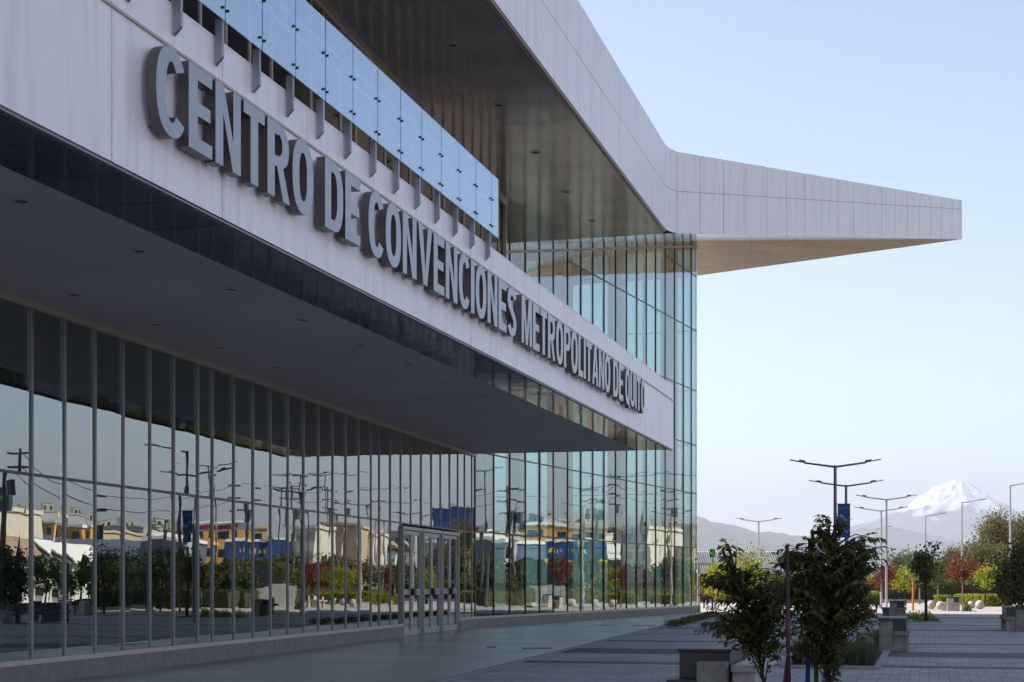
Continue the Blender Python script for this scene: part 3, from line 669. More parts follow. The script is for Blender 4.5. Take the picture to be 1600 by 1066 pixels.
def fg_tree(label, base, top, segs, leaf_n, twig_n, mat_='leaf_dark', stemr=.022):
    """young tree: segs = list of (centre, rx, ry, rz) crown lobes in world coordinates"""
    t = thing('young_tree', label, 'tree', base); B = Vector(base); q = MB(); v, f = [], []
    stem = [Vector((0, 0, 0)), (Vector(top)-B)*.5+Vector((.04, 0, .05)), Vector(top)-B]
    q.tube(stem, [stemr, stemr*.8, stemr*.25], 7)
    wsum = sum(s_[1]*s_[3] for s_ in segs)
    for sc, rx, ry, rz in segs:
        sc = Vector(sc)-B
        for k in range(max(3, int(twig_n*rx*rz/wsum))):
            d = rv().normalized()*(random.uniform(1.0, 1.3) if random.random() < .16 else random.uniform(.5, 1.0)); e = sc+Vector((d.x*rx, d.y*ry, d.z*rz))
            # start on the stem below the end point
            zt2 = max(.25, min(stem[-1].z*.95, e.z-random.uniform(.1, .45))); tt = zt2/stem[-1].z
            s0 = lerp(stem[0], stem[1], tt*2) if tt < .5 else lerp(stem[1], stem[2], tt*2-1)
            mid = lerp(s0, e, .55)+Vector((random.uniform(-.05, .05), random.uniform(-.05, .05), .09))
            q.tube([s0, mid, e], [.008, .006, .002], 5)
            for j in range(leaf_n):
                u = .35+.68*j/leaf_n
                p = (lerp(lerp(s0, mid, u), lerp(mid, e, u), u)); dirn = (e-s0).normalized()
                sd_ = dirn.cross(Vector((0, 0, 1))).normalized()*(1 if j % 2 else -1)
                ld = (sd_*.7+dirn*.55+Vector((0, 0, random.uniform(-.9, .1)))+rv()*.35).normalized()
                nn_ = (Vector((0, 0, 1))+rv()*.6).normalized()
                L = random.uniform(.045, .105); W = L*random.uniform(.38, .5); wv = ld.cross(nn_).normalized()*W/2; dn = Vector((0, 0, -1))
                i = len(v); P = [p, p+ld*L*.3+wv*.9, p+ld*L*.3-wv*.9, p+ld*L*.65+wv*.75+dn*L*.10, p+ld*L*.65-wv*.75+dn*L*.10, p+ld*L+dn*L*.28, p+ld*L*.3+dn*L*.05, p+ld*L*.65+dn*L*.16]
                v += [tuple(x) for x in P]; f += [(i, i+1, i+6), (i, i+6, i+2), (i+1, i+3, i+7, i+6), (i+6, i+7, i+4, i+2), (i+3, i+5, i+7), (i+7, i+5, i+4)]
    q.build('trunk', 'bark', t, True)
    me = bpy.data.meshes.new('crown'); me.from_pydata(v, [], f); me.materials.append(M[mat_]); o = bpy.data.objects.new('crown', me); C.objects.link(o); o.parent = t
    return t
G = lambda px, py, Z: Vector(((px-800)/F*Z, Z, hh(py, Z)))
Zf = 16.0
fg_tree('dark leafy young tree with dense crown behind three painted stakes', tuple(at(1288, Zf)), tuple(G(1296, 812, Zf)),
        [(G(1285, 925, Zf), .56, .4, .40), (G(1300, 878, Zf), .48, .4, .32), (G(1300, 828, Zf), .22, .2, .20), (G(1348, 880, Zf), .20, .3, .28), (G(1238, 895, Zf), .26, .3, .28), (G(1285, 985, Zf), .42, .3, .24), (G(1300, 1035, Zf), .18, .2, .16), (G(1345, 950, Zf), .24, .25, .24), (G(1225, 870, Zf), .14, .2, .10), (G(1362, 850, Zf), .10, .2, .12)], 18, 480)
Zg = 16.8
fg_tree('dark drooping young tree left of the magenta stake with one tall top sprig', tuple(at(1205, Zg)), tuple(G(1134, 846, Zg)),
        [(G(1160, 920, Zg), .42, .35, .30), (G(1195, 960, Zg), .36, .35, .28), (G(1132, 866, Zg), .16, .15, .18), (G(1140, 975, Zg), .34, .3, .18), (G(1220, 930, Zg), .26, .3, .26), (G(1190, 1000, Zg), .34, .3, .18), (G(1120, 905, Zg), .22, .2, .16)], 17, 230)
for px, ptop, lean_, m_, lab in ((1233, 853, -.02, 'magenta', 'tall magenta painted tree stake leaning at the left of the dark tree'), (1261, 842, .03, 'blue_paint', 'blue painted tree stake in the middle below the dark tree'), (1277, 828, -.05, 'green_paint', 'green painted tree stake at the foot of the dark tree')):
    Z = 15.4 if m_ == 'magenta' else 16.1; b = at(px, Z); t_ = G(px, ptop, Z); q = MB(); q.tube([b, t_+V2(lean_, 0)], [.026, .019], 10)
    if m_ == 'magenta': q.tube([b+V2(-.075, 0.1), lerp(b, t_, .40)+V2(-.005, .03)], [.03, .02], 8)
    q.tube([lerp(b, t_, .41)+V2(-.035, 0, 0), lerp(b, t_, .41)+V2(.03, 0, .008)], .02, 6, 1)
    tag(q.build('tree_stake', [m_, 'kerb'], None, True), lab, 'tree stake', 'painted stakes round the young tree')
# planter beds
def bed(name, label, c, w_, l_, kerb=True):
    t = thing(name, label, 'planter bed', c, -UF); q = MB(); q.box(-w_/2, w_/2, 0, l_, .004, .03); q.build('soil', 'soil', t)
    q = MB()
    for a in ((-w_/2-.12, -w_/2, -.12, l_+.12), (w_/2, w_/2+.12, -.12, l_+.12), (-w_/2, w_/2, -.12, 0), (-w_/2, w_/2, l_, l_+.12)): q.box(*a, .002, .05)
    bevel(q.build('kerb', 'kerb', t), .01); return t
def tuft(name, label, c, r, h, m_, n, ls, cat='shrub', group=None, grassy=False):
    v, f = [], []
    for i in range(n):
        a = random.uniform(0, 2*math.pi); rr = r*math.sqrt(random.random()); p = Vector((rr*math.cos(a), rr*math.sin(a), 0))
        if grassy:
            d = Vector((p.x*.25/r+random.gauss(0, .15), p.y*.25/r+random.gauss(0, .15), 1)).normalized(); leafquad(v, f, p, d, rv(), h*random.uniform(.6, 1.05), ls)
        else:
            z = h*(.05+.95*random.random())*math.sqrt(max(.1, 1-(rr/r)**2)); leafquad(v, f, p+V2(0, 0, z), (rv()+V2(0, 0, .2)).normalized(), rv(), ls*random.uniform(.7, 1.3), ls*.6)
    me = bpy.data.meshes.new(name); me.from_pydata(v, [], f); me.materials.append(M[m_]); o = bpy.data.objects.new(name, me); C.objects.link(o); o.location = c
    if not grassy:
        t_ = thing(name, label, cat, c, 0, group); o.name = 'foliage'; o.location = (0, 0, 0); o.parent = t_
        q = MB()
        for k in range(6): q.tube([V2(0, 0, 0), Vector((r*.5*math.cos(k), r*.5*math.sin(k), h*.6))], [.02, .006], 5)
        q.build('stems', 'bark', t_); return t_
    return tag(o, label, cat, group)
c = at(1297, 26.4); bed('planter_bed', 'sunken planting bed with pale kerb behind the stakes', c, 1.45, 6)
tuft('ornamental_grass', 'grey green grassy tuft at the front right of the planting bed', at(1338, 27.3), .30, .50, 'leaf_grey', 1400, .012, 'grass tuft', None, True)
tuft('ornamental_grass', 'smaller dim grassy tuft left in the planting bed', at(1262, 27.6), .26, .5, 'leaf_dark', 900, .014, 'grass tuft', None, True)
tuft('shrub', 'low dark shrub with reddish top beside the planting bed corner', at(1345, 30.5), .28, .35, 'leaf_dark', 500, .06)
q = MB(); q.box(-.16, .16, -.16, .16, 0, .42); o = bevel(q.build('stone_post', 'concrete'), .02); o.location = at(1352, 33); tag(o, 'short brown stone post behind the grassy tuft', 'post')
c = at(1446, 55.6); bed('planter_bed', 'square tree bed around the slim dark tree', c, .95, 4.2)
tree('slim_tree', 'slim dark tree with thin trunk in the middle of the plaza', at(1447, 56.5), 3.0, 1.05, 1.15, 'leaf_dark', 1500, .11, 'bark', None, 0, 16, .055)
for i, (px, Z) in enumerate(((1424, 59.0), (1436, 58.6), (1449, 59.2))):
    tuft('shrub', ['low yellow green shrub at the left of the slim tree bed', 'middle yellow green shrub in the slim tree bed', 'yellow green shrub right behind the slim tree trunk'][i], at(px, Z), .30, .36, 'leaf_yellow', 420, .06, 'shrub', 'shrubs in the tree bed')
# hedge strip beside the walkway
v, f = [], []
for i in range(2600):
    t_ = random.random(); Z = 50+t_*17; p = wl_(Z)+V2(.14+random.uniform(-.02, .45), 0, 0); leafquad(v, f, Vector((p.x, p.y, random.random()*.16)), (rv()+V2(0, 0, .3)).normalized(), rv(), .09, .05)
me = bpy.data.meshes.new('ground_cover'); me.from_pydata(v, [], f); me.materials.append(M['leaf_dark']); o = bpy.data.objects.new('ground_cover', me); C.objects.link(o); tag(o, 'low dark planted strip along the walkway edge', 'ground cover'); o['kind'] = 'stuff'
# ---------------------------------------------------------------- benches
def bench(label, loc, mirror=1, L=2.0, mat_='concrete', group='concrete benches on the plaza'):
    t = thing('bench', label, 'bench', loc, -UF, group); m_ = mirror
    def bx(q, x0, x1, y0, y1, z0, z1): q.box(*sorted((x0*m_, x1*m_)), y0, y1, z0, z1)
    for y in (0, L-.45):
        q = MB(); bx(q, 0, .31, y, y+.45, 0, .64); bevel(q.build('pier', mat_, t), .012)
        q = MB(); bx(q, .312, .60, y+.01, y+.44, 0, .33); bevel(q.build('pier', mat_, t), .012)
    q = MB(); bx(q, .30, .57, -.01, L+.01, .44, .71); bx(q, 0, .298, -.01, L+.01, .645, .71); bevel(q.build('backrest', 'bench_wood', t), .008)
    q = MB(); bx(q, .312, .64, -.02, L+.02, .335, .435); bevel(q.build('seat', mat_, t), .012)
    q = MB(); bx(q, -.34, -.002, .47, L-.47, .34, .43); bx(q, -.30, -.02, .55, .75, 0, .338); bevel(q.build('seat', mat_, t), .012)
    return t
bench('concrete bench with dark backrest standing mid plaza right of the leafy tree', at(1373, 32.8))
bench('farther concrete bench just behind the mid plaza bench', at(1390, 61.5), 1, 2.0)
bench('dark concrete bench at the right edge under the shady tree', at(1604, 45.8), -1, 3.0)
# near bench: backrest slab, pier in front, seat behind
t = thing('bench', 'nearest concrete bench with dark box back at the bottom edge of the view', 'bench', at(1061, 17.4), -UF, 'concrete benches on the plaza')
q = MB(); q.box(0, .57, .02, 1.9, .40, .70); q.box(-.02, .59, 0, 1.92, .702, .735); bevel(q.build('backrest', 'bench_wood', t), .008)
q = MB(); q.box(.24, .56, -.30, .018, 0, .60); bevel(q.build('pier', 'concrete', t), .012)
q = MB(); q.box(-.10, .235, -.28, .4, .34, .40); bevel(q.build('seat', 'bench_wood', t), .01)
q = MB(); q.box(-.08, .22, -.25, .35, 0, .338); q.box(.02, .55, .1, 1.8, 0, .398); bevel(q.build('pier', 'concrete', t), .012)
q = MB(); q.box(.595, .92, -.1, 1.9, .48, .56); q.box(.60, .86, 0, .4, 0, .478); bevel(q.build('seat', 'concrete_light', t), .012)
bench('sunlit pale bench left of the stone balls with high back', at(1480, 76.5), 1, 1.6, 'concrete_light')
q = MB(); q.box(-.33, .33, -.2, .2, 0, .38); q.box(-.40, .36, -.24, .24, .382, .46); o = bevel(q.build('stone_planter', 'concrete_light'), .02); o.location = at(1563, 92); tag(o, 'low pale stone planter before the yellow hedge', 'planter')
# stone balls
for px, Z, r, lab in ((1455, 82.5, .235, 'leftmost stone ball beside the slim tree'), (1469.5, 81.5, .225, 'second stone ball from the left next to the sunlit bench'), (1518, 84, .215, 'stone ball half behind the round brown bush'), (1531, 82, .245, 'largest stone ball right of the round bush')):
    v, f = [], []; seg, rg = 24, 14
    q = MB()
    for j in range(rg+1):
        ph = math.pi*(.04+.96*j/rg)-math.pi/2 if j else -math.pi/2*.9
        for k in range(seg): q.v.append((r*math.cos(ph)*math.cos(2*math.pi*k/seg), r*math.cos(ph)*math.sin(2*math.pi*k/seg), r*.93+r*math.sin(ph)))
    for j in range(rg):
        for k in range(seg): q.f.append((j*seg+k, j*seg+(k+1) % seg, (j+1)*seg+(k+1) % seg, (j+1)*seg+k)); q.mi.append(0)
    o = q.build('stone_ball', 'concrete_light', None, True); o.location = at(px, Z); tag(o, lab, 'stone ball', 'stone balls on the sunlit paving')
tuft('round_bush', 'round brownish clipped bush between bench and stone ball', at(1511, 75.6), .22, .44, 'leaf_olive', 900, .05)
# ---------------------------------------------------------------- hedges and trees beyond
def hedge(label, p0, p1, w_, h, m_, n, ls=.14):
    p0, p1 = Vector(p0), Vector(p1); t = thing('hedge', label, 'hedge', tuple(p0)); d = p1-p0; s_ = d.normalized().cross(V2(0, 0, 1)); v, f = [], []
    for i in range(n):
        face = random.random(); a = random.random(); x = random.uniform(-.5, .5); z = random.random()
        if face < .4: z = 1
        elif face < .8: x = random.choice((-.5, .5))
        p = d*a+s_*x*w_+V2(0, 0, z*h)+rv()*.06; leafquad(v, f, p, (rv()+V2(0, 0, .3)).normalized(), rv(), ls, ls*.6)
    me = bpy.data.meshes.new('foliage'); me.from_pydata(v, [], f); me.materials.append(M[m_]); o = bpy.data.objects.new('foliage', me); C.objects.link(o); o.parent = t
    q = MB()
    for k in range(int(d.length/.6)+1): q.tube([d.normalized()*k*.6, d.normalized()*k*.6+V2(0, 0, h*.8)], .02, 5)
    q.pp(-s_*w_*.38+V2(0, 0, .05), d, s_*w_*.76, V2(0, 0, h*.85)); q.build('stems', 'leaf_dark' if m_ != 'leaf_yellow' else 'leaf_olive', t); return t
hedge('bright yellow clipped hedge behind the stone balls', at(1497, 96), at(1541, 94), .7, .58, 'leaf_yellow', 2600)
hedge('yellow hedge with shaded front right of the stone balls', at(1537, 90.5), at(1580, 90), .8, .62, 'leaf_yellow', 2600)
hedge('short yellow hedge left of the sunlit bench', at(1462, 92), at(1484, 92), .7, .55, 'leaf_yellow', 1200)
hedge('yellow green hedge behind the dark leafy tree', at(1200, 95), at(1372, 97), .8, .75, 'leaf_yellow', 4200)
hedge('long olive hedge across the far side of the street', at(1090, 122), at(1640, 122), 1.2, 1.4, 'leaf_olive', 7000, .22)
tree('red_leaved_tree', 'small dark red tree behind the tall lamp post', at(1384, 80), 2.5, 1.6, .95, 'leaf_red', 1500, .10, 'bark_pale', None, 0, 16, .03)
tree('red_leaved_tree', 'wide bright red tree above the sunlit bench', at(1504, 79), 2.8, 2.0, 1.35, 'leaf_red', 1500, .10, 'bark_pale', None, 0, 16, .03)
tree('red_leaved_tree', 'little red leaved tree beside the corner of the glass hall', at(1100, 84), 1.5, .9, .4, 'leaf_red', 500, .09, 'bark_pale')
tree('yellow_tree', 'bright yellow green tree behind the drooping dark tree', at(1152, 78), 3.3, 2.9, .5, 'leaf_yellow', 4200, .13, 'bark', None, 0, 26, .05)
tree('yellow_tree', 'small yellow green tree left of the lamp base behind dark leaves', at(1113, 79), 2.6, 1.0, .4, 'leaf_yellow', 900, .12, 'bark')
tree('yellow_tree', 'light green leaning tree right of the red tree', at(1537, 88), 2.5, 2.2, 1.0, 'leaf_yellow', 1600, .12, 'bark', None, .25, 18, .05)
tree('yellow_tree', 'yellow green tree between the slim tree and the red tree', at(1466, 92), 3.0, 1.9, 1.1, 'leaf_olive', 1400, .14, 'bark_pale', None, 0, 16, .05)
tree('yellow_tree', 'light green tree between lamp post and orange pole', at(1415, 94), 2.5, 1.7, .8, 'leaf_yellow', 1300, .13, 'bark', None, 0, 16, .05)
tree('yellow_tree', 'pale green tree close behind the slim dark tree', at(1437, 99), 3.6, 2.0, 1.2, 'leaf_olive', 1200, .15, 'bark_pale', None, 0, 16, .05)
tree('shady_tree', 'large dark tree at the right edge of the plaza', at(1597, 46.5), 3.05, 1.5, .35, 'leaf_dark', 4200, .10, 'bark', None, 0, 34, .05)
tree('grey_tree', 'distant grey green tree right of the lamp posts', at(1404, 190), 5.6, 4.0, 1.6, 'leaf_grey', 1500, .35, 'bark', None, 0, 20, .15)
for i, (px, top, wpx, Z, cb, lab) in enumerate(((1487, 860, 34, 165, 1.2, 'lowest far pine at the left end of the pine group'), (1518, 845, 52, 160, 1.2, 'rounded far pine behind the tall single lamp'), (1558, 789, 52, 150, 1.5, 'tallest pointed pine in the group behind the plaza'), (1596, 790, 56, 155, 1.5, 'tall pine rising at the right edge of the view'), (1540, 852, 60, 135, .8, 'broad near pine below the tallest pine'), (1580, 848, 66, 138, .8, 'broad near pine at the right edge of the pine group'), (1500, 883, 50, 130, .6, 'low bushy pine above the red tree'), (1465, 885, 30, 170, .8, 'small pine left of the pine group'))):
    h = hh(top, Z); tree('pine_tree', lab, at(px, Z), h, wpx*Z/F*1.3, cb, 'leaf_pine', 10000, .20, 'bark', 'pines beyond the plaza', 0, 60, .15, .55)
for i in range(9):
    px = 1205+i*24+random.uniform(-6, 6); 
    if 1375 < px < 1396: continue
    tree('street_tree', 'row tree number %s from the left beyond the street behind the dark tree' % ['one', 'two', 'three', 'four', 'five', 'six', 'seven', 'eight', 'nine'][i], at(px, 128+random.uniform(0, 8)), random.uniform(2.0, 3.0), 2.6, .7, random.choice(('leaf_olive', 'leaf_yellow')), 900, .2, 'bark_pale', 'small trees along the far street')
# ---------------------------------------------------------------- lamps
def dlamp(label, loc, H=5.5, span=2.96, m_='lamp', group='twin arm street lamps'):
    t = thing('street_lamp', label, 'street lamp', loc, -UF*.3, group)
    q = MB(); q.tube([V2(0, 0, 0), V2(0, 0, H-.05)], [.065, .05], 10); q.box(-.12, .12, -.12, .12, 0, .02); q.build('pole', m_, t, False)
    for sg in (-1, 1):
        q = MB(); q.tube([V2(0, 0, H-.10), V2(sg*span*.34, 0, H+.04)], [.035, .03], 8); q.build('arm', m_, t)
        q = MB(); x0, x1 = span*.33, span*.5
        q.pp(V2(sg*x0, -.09, H+.035), V2(sg*(x1-x0), 0, .09), V2(0, .18, 0), V2(0, 0, .03)); q.pp(V2(sg*x0, -.06, H+.066), V2(sg*.2, 0, .035), V2(0, .12, 0), V2(0, 0, .05)); bevel(q.build('lamp_head', 'lamp', t), .01)
    return t
dlamp('twin arm lamp post carrying the blue banner', at(1305, 50.7), hh(725, 50.7))
dlamp('second twin arm lamp post right behind the bannered lamp', at(1322, 61.8), hh(756, 61.8))
dlamp('pale twin arm lamp post standing at the edge of the sunlight', at(1385, 75.6), hh(778, 75.6), 2.96, 'lamp_light')
dlamp('twin arm lamp post close left of the pale one', at(1377, 85.7), hh(796, 85.7), 2.96, 'lamp_light')
dlamp('twin arm lamp post over the yellow tree near the glass hall', at(1185.5, 98.7), hh(813, 98.7), 2.96, 'lamp_light')
def slamp(label, px, Z, top, arm, m_='lamp_light', loc=None, H=None, rz=0):
    loc = at(px, Z) if loc is None else loc; H = hh(top, Z) if H is None else H
    t = thing('street_lamp', label, 'street lamp', loc, rz, 'single arm street lamps'); q = MB(); q.tube([V2(0, 0, 0), V2(0, 0, H)], [.10, .06], 10); q.build('pole', m_, t)
    q = MB(); q.tube([V2(0, 0, H-.06), V2(arm*.75, 0, H+abs(arm)*.10)], [.04, .03], 8); q.build('arm', m_, t)
    q = MB(); q.pp(V2(arm*.72, -.12, H+abs(arm)*.09), V2(arm*.32, 0, abs(arm)*.03), V2(0, .24, 0), V2(0, 0, .07)); bevel(q.build('lamp_head', 'lamp', t), .02)
    return t
slamp('single arm lamp between the pale lamp post and the pines', 1446, 153, 806, 1.95)
slamp('single arm lamp rising over the red tree', 1503, 127, 785, 1.95)
slamp('tall single arm lamp at the right edge of the view', 1578.5, 104, 758, 1.8)
slamp('small distant single arm lamp left of the volcano', 1369, 220, 826, 2.3)
slamp('low lamp arm seen between the pines', 1568, 180, 834, -2.3)
slamp('small distant lamp before the ribbed roof', 1212, 170, 868, -2.6)
q = MB(); q.box(-.01, .01, -.01, .01, 0, .01)
# banner on the lamp
Zb = 50.6; bn = thing('banner', 'dark blue vertical banner with faded QUITO lettering on the lamp post', 'banner', at(1306.5, Zb))
q = MB(); q.box(.05, .46, -.012, .012, hh(840, Zb), hh(787, Zb)); q.build('cloth', 'banner_blue', bn)
q = MB()
for z in (hh(840, Zb)+.01, hh(787, Zb)-.01): q.tube([V2(0, 0, z), V2(.47, 0, z)], .012, 6)
q.build('bracket', 'lamp', bn)
def text(body, size, loc, rot_, m_, parent=None, name='lettering', ext=.004):
    cu = bpy.data.curves.new('t', 'FONT'); cu.body = body; cu.size = size; cu.extrude = ext; cu.align_x = 'CENTER'
    ob = bpy.data.objects.new('t', cu); C.objects.link(ob); bpy.context.view_layer.update()
    me = bpy.data.meshes.new_from_object(ob.evaluated_get(bpy.context.evaluated_depsgraph_get())); bpy.data.objects.remove(ob)
    o = bpy.data.objects.new(name, me); C.objects.link(o); me.materials.clear(); me.materials.append(M[m_]); o.location = loc; o.rotation_euler = rot_
    if parent: o.parent = parent
    return o
M['faded'] = mat('faded_print', (.12, .25, .33), .7)
text('QUITO', .13, (.255, -.02, hh(795, Zb)-.02), (math.pi/2, 0, 0), 'faded', bn)
q = MB()
for i in range(14):
    t0, t1 = i/14, (i+1)/14; fz = lambda t: hh(812, Zb)+.09*math.sin(t*6.3); x = lambda t: .07+.37*t
    q.poly([(x(t0), -.0165, fz(t0)), (x(t1), -.0165, fz(t1)), (x(t1), -.0165, fz(t1)+.09), (x(t0), -.0165, fz(t0)+.09)])
    q.poly([(x(t0), -.0165, fz(t0)-.34), (x(t1), -.0165, fz(t1)-.34), (x(t1), -.0165, fz(t1)-.29), (x(t0), -.0165, fz(t0)-.29)])
q.build('wave_print', 'faded', bn)
# ---------------------------------------------------------------- far buildings seen directly
def ribbed():
    Z = 135; t = thing('market_hall', 'wide white ribbed roof hall with red wall beyond the trees', 'building', at(1090, Z)); W = (1245-1085)/F*Z; q = MB(); z0, z1 = hh(896, Z), hh(860, Z)
    q.pp(V2(0, 0, z0), V2(W, 0, 0), V2(0, 6, z1-z0), V2(0, .3, .02)); nr = 44
    for k in range(nr): q.pp(V2(k*W/nr, -.05, z0+.02), V2(.06, 0, 0), V2(.25, 6, z1-z0), V2(0, -.05, .05), 1)
    q.build('roof', ['roof_white', 'gap'], t); q = MB(); q.box(0, W, .6, 5.8, 0, z0); q.build('wall', 'brick_red', t)
ribbed()
Z = 112; t = thing('pylon_sign', 'white upright sign with red bands left of the ribbed roof centre', 'sign', at(1191, Z)); q = MB(); q.box(-.19, .19, -.06, .06, .6, hh(853, Z)); q.build('panel', 'white_paint', t)
q = MB()
for py in (860.5, 864.5, 868): q.box(-.15, .15, -.068, -.062, hh(py, Z)-.04, hh(py, Z)+.03)
q.build('red_band', 'red_paint', t); q = MB(); q.box(-.04, .04, -.04, .04, 0, .6); q.build('post', 'lamp', t)
Z = 80; t = thing('gate_frame', 'grey portal frame standing by the corner of the glass hall', 'frame', at(1091, Z)); q = MB(); q.box(-.05, .08, -.08, .08, 0, hh(880, Z)-.1); q.build('post', 'lamp_light', t); q = MB(); q.box(-.05, .95, -.09, .09, hh(883.5, Z), hh(879.5, Z)); q.build('beam', 'lamp_light', t); q = MB(); q.box(.82, .95, -.08, .08, 0, hh(884, Z)); q.build('post', 'lamp_light', t)
t = thing('green_sign', 'small green and black sign on a post over the drooping tree', 'sign', at(1114, Z)); q = MB(); q.box(-.02, .12, -.03, .03, hh(871, Z), hh(858, Z)); q.build('panel', 'banner_green', t); q = MB(); q.box(-.17, -.021, -.03, .03, hh(871, Z), hh(858, Z)); q.build('panel', 'teal_sign', t); q = MB(); q.box(-.03, .02, .035, .07, 0, hh(860, Z)); q.build('post', 'lamp', t)
q = MB(); q.tube([V2(0, 0, 0), V2(0, 0, hh(905, 79))], [.06, .05], 10); q.tube([V2(0, 0, hh(905, 79)), V2(0, 0, hh(904, 79)+.02)], [.08, .08], 10); o = q.build('painted_pole', 'orange_paint'); o.location = at(1426.5, 79); tag(o, 'orange painted pole left of the slim tree', 'pole')
# cars
def car(label, loc, rz, body='car_silver'):
    t = thing('parked_car', label, 'car', loc, rz, 'cars along the street'); prof = [(-2.1, .35), (-2.15, .75), (-1.95, .92), (-1.45, .98), (-.85, 1.42), (.55, 1.45), (1.15, 1.0), (1.95, .85), (2.15, .6), (2.12, .32)]
    q = MB(); n_ = len(prof); i = 0
    for y in (-.82, .82): q.v += [(x, y*(.86 if z > 1.1 else 1), z) for x, z in prof]
    q.f.append(tuple(range(n_))); q.f.append(tuple(reversed(range(n_, 2*n_)))); q.mi += [0, 0]
    for k in range(n_): q.f.append((k, k+n_, (k+1) % n_+n_, (k+1) % n_)); q.mi.append(0)
    bevel(q.build('body', body, t), .06, 3)
    q = MB(); W_ = [(-1.38, 1.0), (-.82, 1.37), (.5, 1.39), (1.02, 1.0)]
    for y in (-.83, .815): q.pp(V2(-1.1, y*.97, 1.0), V2(1.95, 0, 0), V2(0, .02, 0), V2(-.0, 0, .03)); q.poly([(x, y*.95 if z < 1.1 else y*.865, z) for x, z in W_])
    q.poly([(-1.43, -.7, 1.03), (-1.43, .7, 1.03), (-.9, .62, 1.405), (-.9, -.62, 1.405)]); q.poly([(1.13, -.7, 1.04), (1.13, .7, 1.04), (.6, .62, 1.43), (.6, -.62, 1.43)]); q.build('window', 'window_dark', t)
    for x in (-1.35, 1.35):
        for y in (-.84, .66): q = MB(); q.tube([V2(x, y, .32), V2(x, y+.18, .32)], .32, 16); q.build('wheel', 'tyre', t)
    return t
car('silver car whose roof shows above the yellow hedge', at(1524, 124), math.radians(78))
car('white car parked farther left behind the slim tree', at(1449, 126), math.radians(84), 'car_white')
car('white car partly hidden between the trunks right of the silver car', at(1556, 128), math.radians(100), 'car_white')
TT = []
# ---------------------------------------------------------------- town and street seen in the glass
def frame_at(px, Z, wall):
    p = refl(px, Z, wall); p2 = refl(px+10, Z, wall); x = (p2-p).normalized(); return p, math.atan2(x.y, x.x)
def blk(label, wall, px0, px1, top, Z, wm, rm=None, depth=10, win=True, rows=3, roof='flat', cat='house', name='town_house', bottom=0, cols=None, wmat='window_dark'):
    Z = max(Z, ZZ((px0+px1)/2, Z, wall, abs(px1-px0)*.6+30)); pc_, rz = frame_at((px0+px1)/2, Z, wall); W = abs(px1-px0)/F*Z; H = hh(top, Z)
    t = thing(name, label, cat, pc_, rz)
    # local x runs along the virtual image x axis, local y away from the glass is -/+: make the front face the glass
    back = (refl((px0+px1)/2, Z+5, wall)-pc_); ly = Vector((-math.sin(rz), math.cos(rz), 0)); sg = 1 if back.dot(ly) > 0 else -1
    q = MB(); hw = H if roof == 'flat' else H*.72
    q.box(-W/2, W/2, *sorted((0, sg*depth)), bottom, hw); q.build('wall', wm, t)
    q = MB()
    if roof == 'flat': q.box(-W/2-.15, W/2+.15, *sorted((-sg*.15, sg*(depth+.15))), hw+.003, hw+.25)
    else:
        y0, y1 = -sg*.4, sg*(depth+.4); ym = (y0+y1)/2; a = [(-W/2-.4, y0, hw), (W/2+.4, y0, hw), (W/2+.4, ym, H), (-W/2-.4, ym, H)]; b = [(-W/2-.4, y1, hw), (W/2+.4, y1, hw), (W/2+.4, ym, H), (-W/2-.4, ym, H)]
        if roof == 'gable': a = [(-W/2-.4, y0, hw), (0, y0, H), (0, y1, H), (-W/2-.4, y1, hw)]; b = [(W/2+.4, y0, hw), (0, y0, H), (0, y1, H), (W/2+.4, y1, hw)]; q.poly([(-W/2, 0, hw), (W/2, 0, hw), (0, 0, H-.05)], 0)
        for c_ in (a, b): q.poly(c_); q.poly([(x, y, z+.14) for x, y, z in c_]); 
        for c_ in (a, b):
            for k in range(4): p_, r_ = c_[k], c_[(k+1) % 4]; q.poly([p_, r_, (r_[0], r_[1], r_[2]+.14), (p_[0], p_[1], p_[2]+.14)])
    q.build('roof', rm or wm, t)
    if win:
        nc = cols or max(2, int(W/2.0)); 
        for r in range(rows):
            for c_ in range(nc):
                x = -W/2+(c_+.5)*W/nc; z = bottom+(r+.35)*(hw-bottom)/rows; ww = min(1.1, W/nc*.5)/2; wh = (hw-bottom)/rows*.4
                q = MB(); q.box(x-ww, x+ww, *sorted((-sg*.03, sg*.05)), z, z+wh); q.build('window', wmat, t)
    return t
blk('grey office block with dark green lettered sign box on top', 1, -60, 16, 800, 95, 'cream_wall', None, 8, True, 3, name='office_block', cat='building')
pc_, rz = frame_at(-10, 94, 1); t = thing('roof_sign', 'dark sign box with a green band on the office block', 'sign', pc_, rz); q = MB(); q.box(-1.9, 1.9, -.3, .3, hh(802, 94), hh(765, 94)); q.build('panel', 'teal_sign', t); q = MB(); q.box(-1.2, 1.6, -.34, -.305, hh(785, 94), hh(778, 94)); q.box(-1.2, 1.6, .305, .34, hh(785, 94), hh(778, 94)); q.build('green_band', 'banner_green', t)
blk('small white house with steep roof beside the office block', 1, 14, 34, 845, 88, 'white_paint', 'tile_roof', 6, True, 2, 'gable')
blk('white gabled house with grey front windows', 1, 36, 86, 850, 92, 'white_paint', 'white_paint', 8, True, 2, 'gable')
blk('yellow ochre house with white trim above the blue roof', 1, 66, 98, 822, 140, 'orange_wall', 'white_paint', 8, True, 4)
blk('second ochre house joined to a tan wall', 1, 102, 122, 823, 141, 'orange_wall', 'white_paint', 8, True, 4)
blk('long tan wall building right of the ochre houses', 1, 122, 168, 830, 150, 'tan_wall', None, 8, True, 4)
blk('long dark blue roofed warehouse', 1, 40, 190, 840, 112, 'blue_roof', 'blue_roof', 12, True, 2, 'ridge', 'building', 'warehouse')
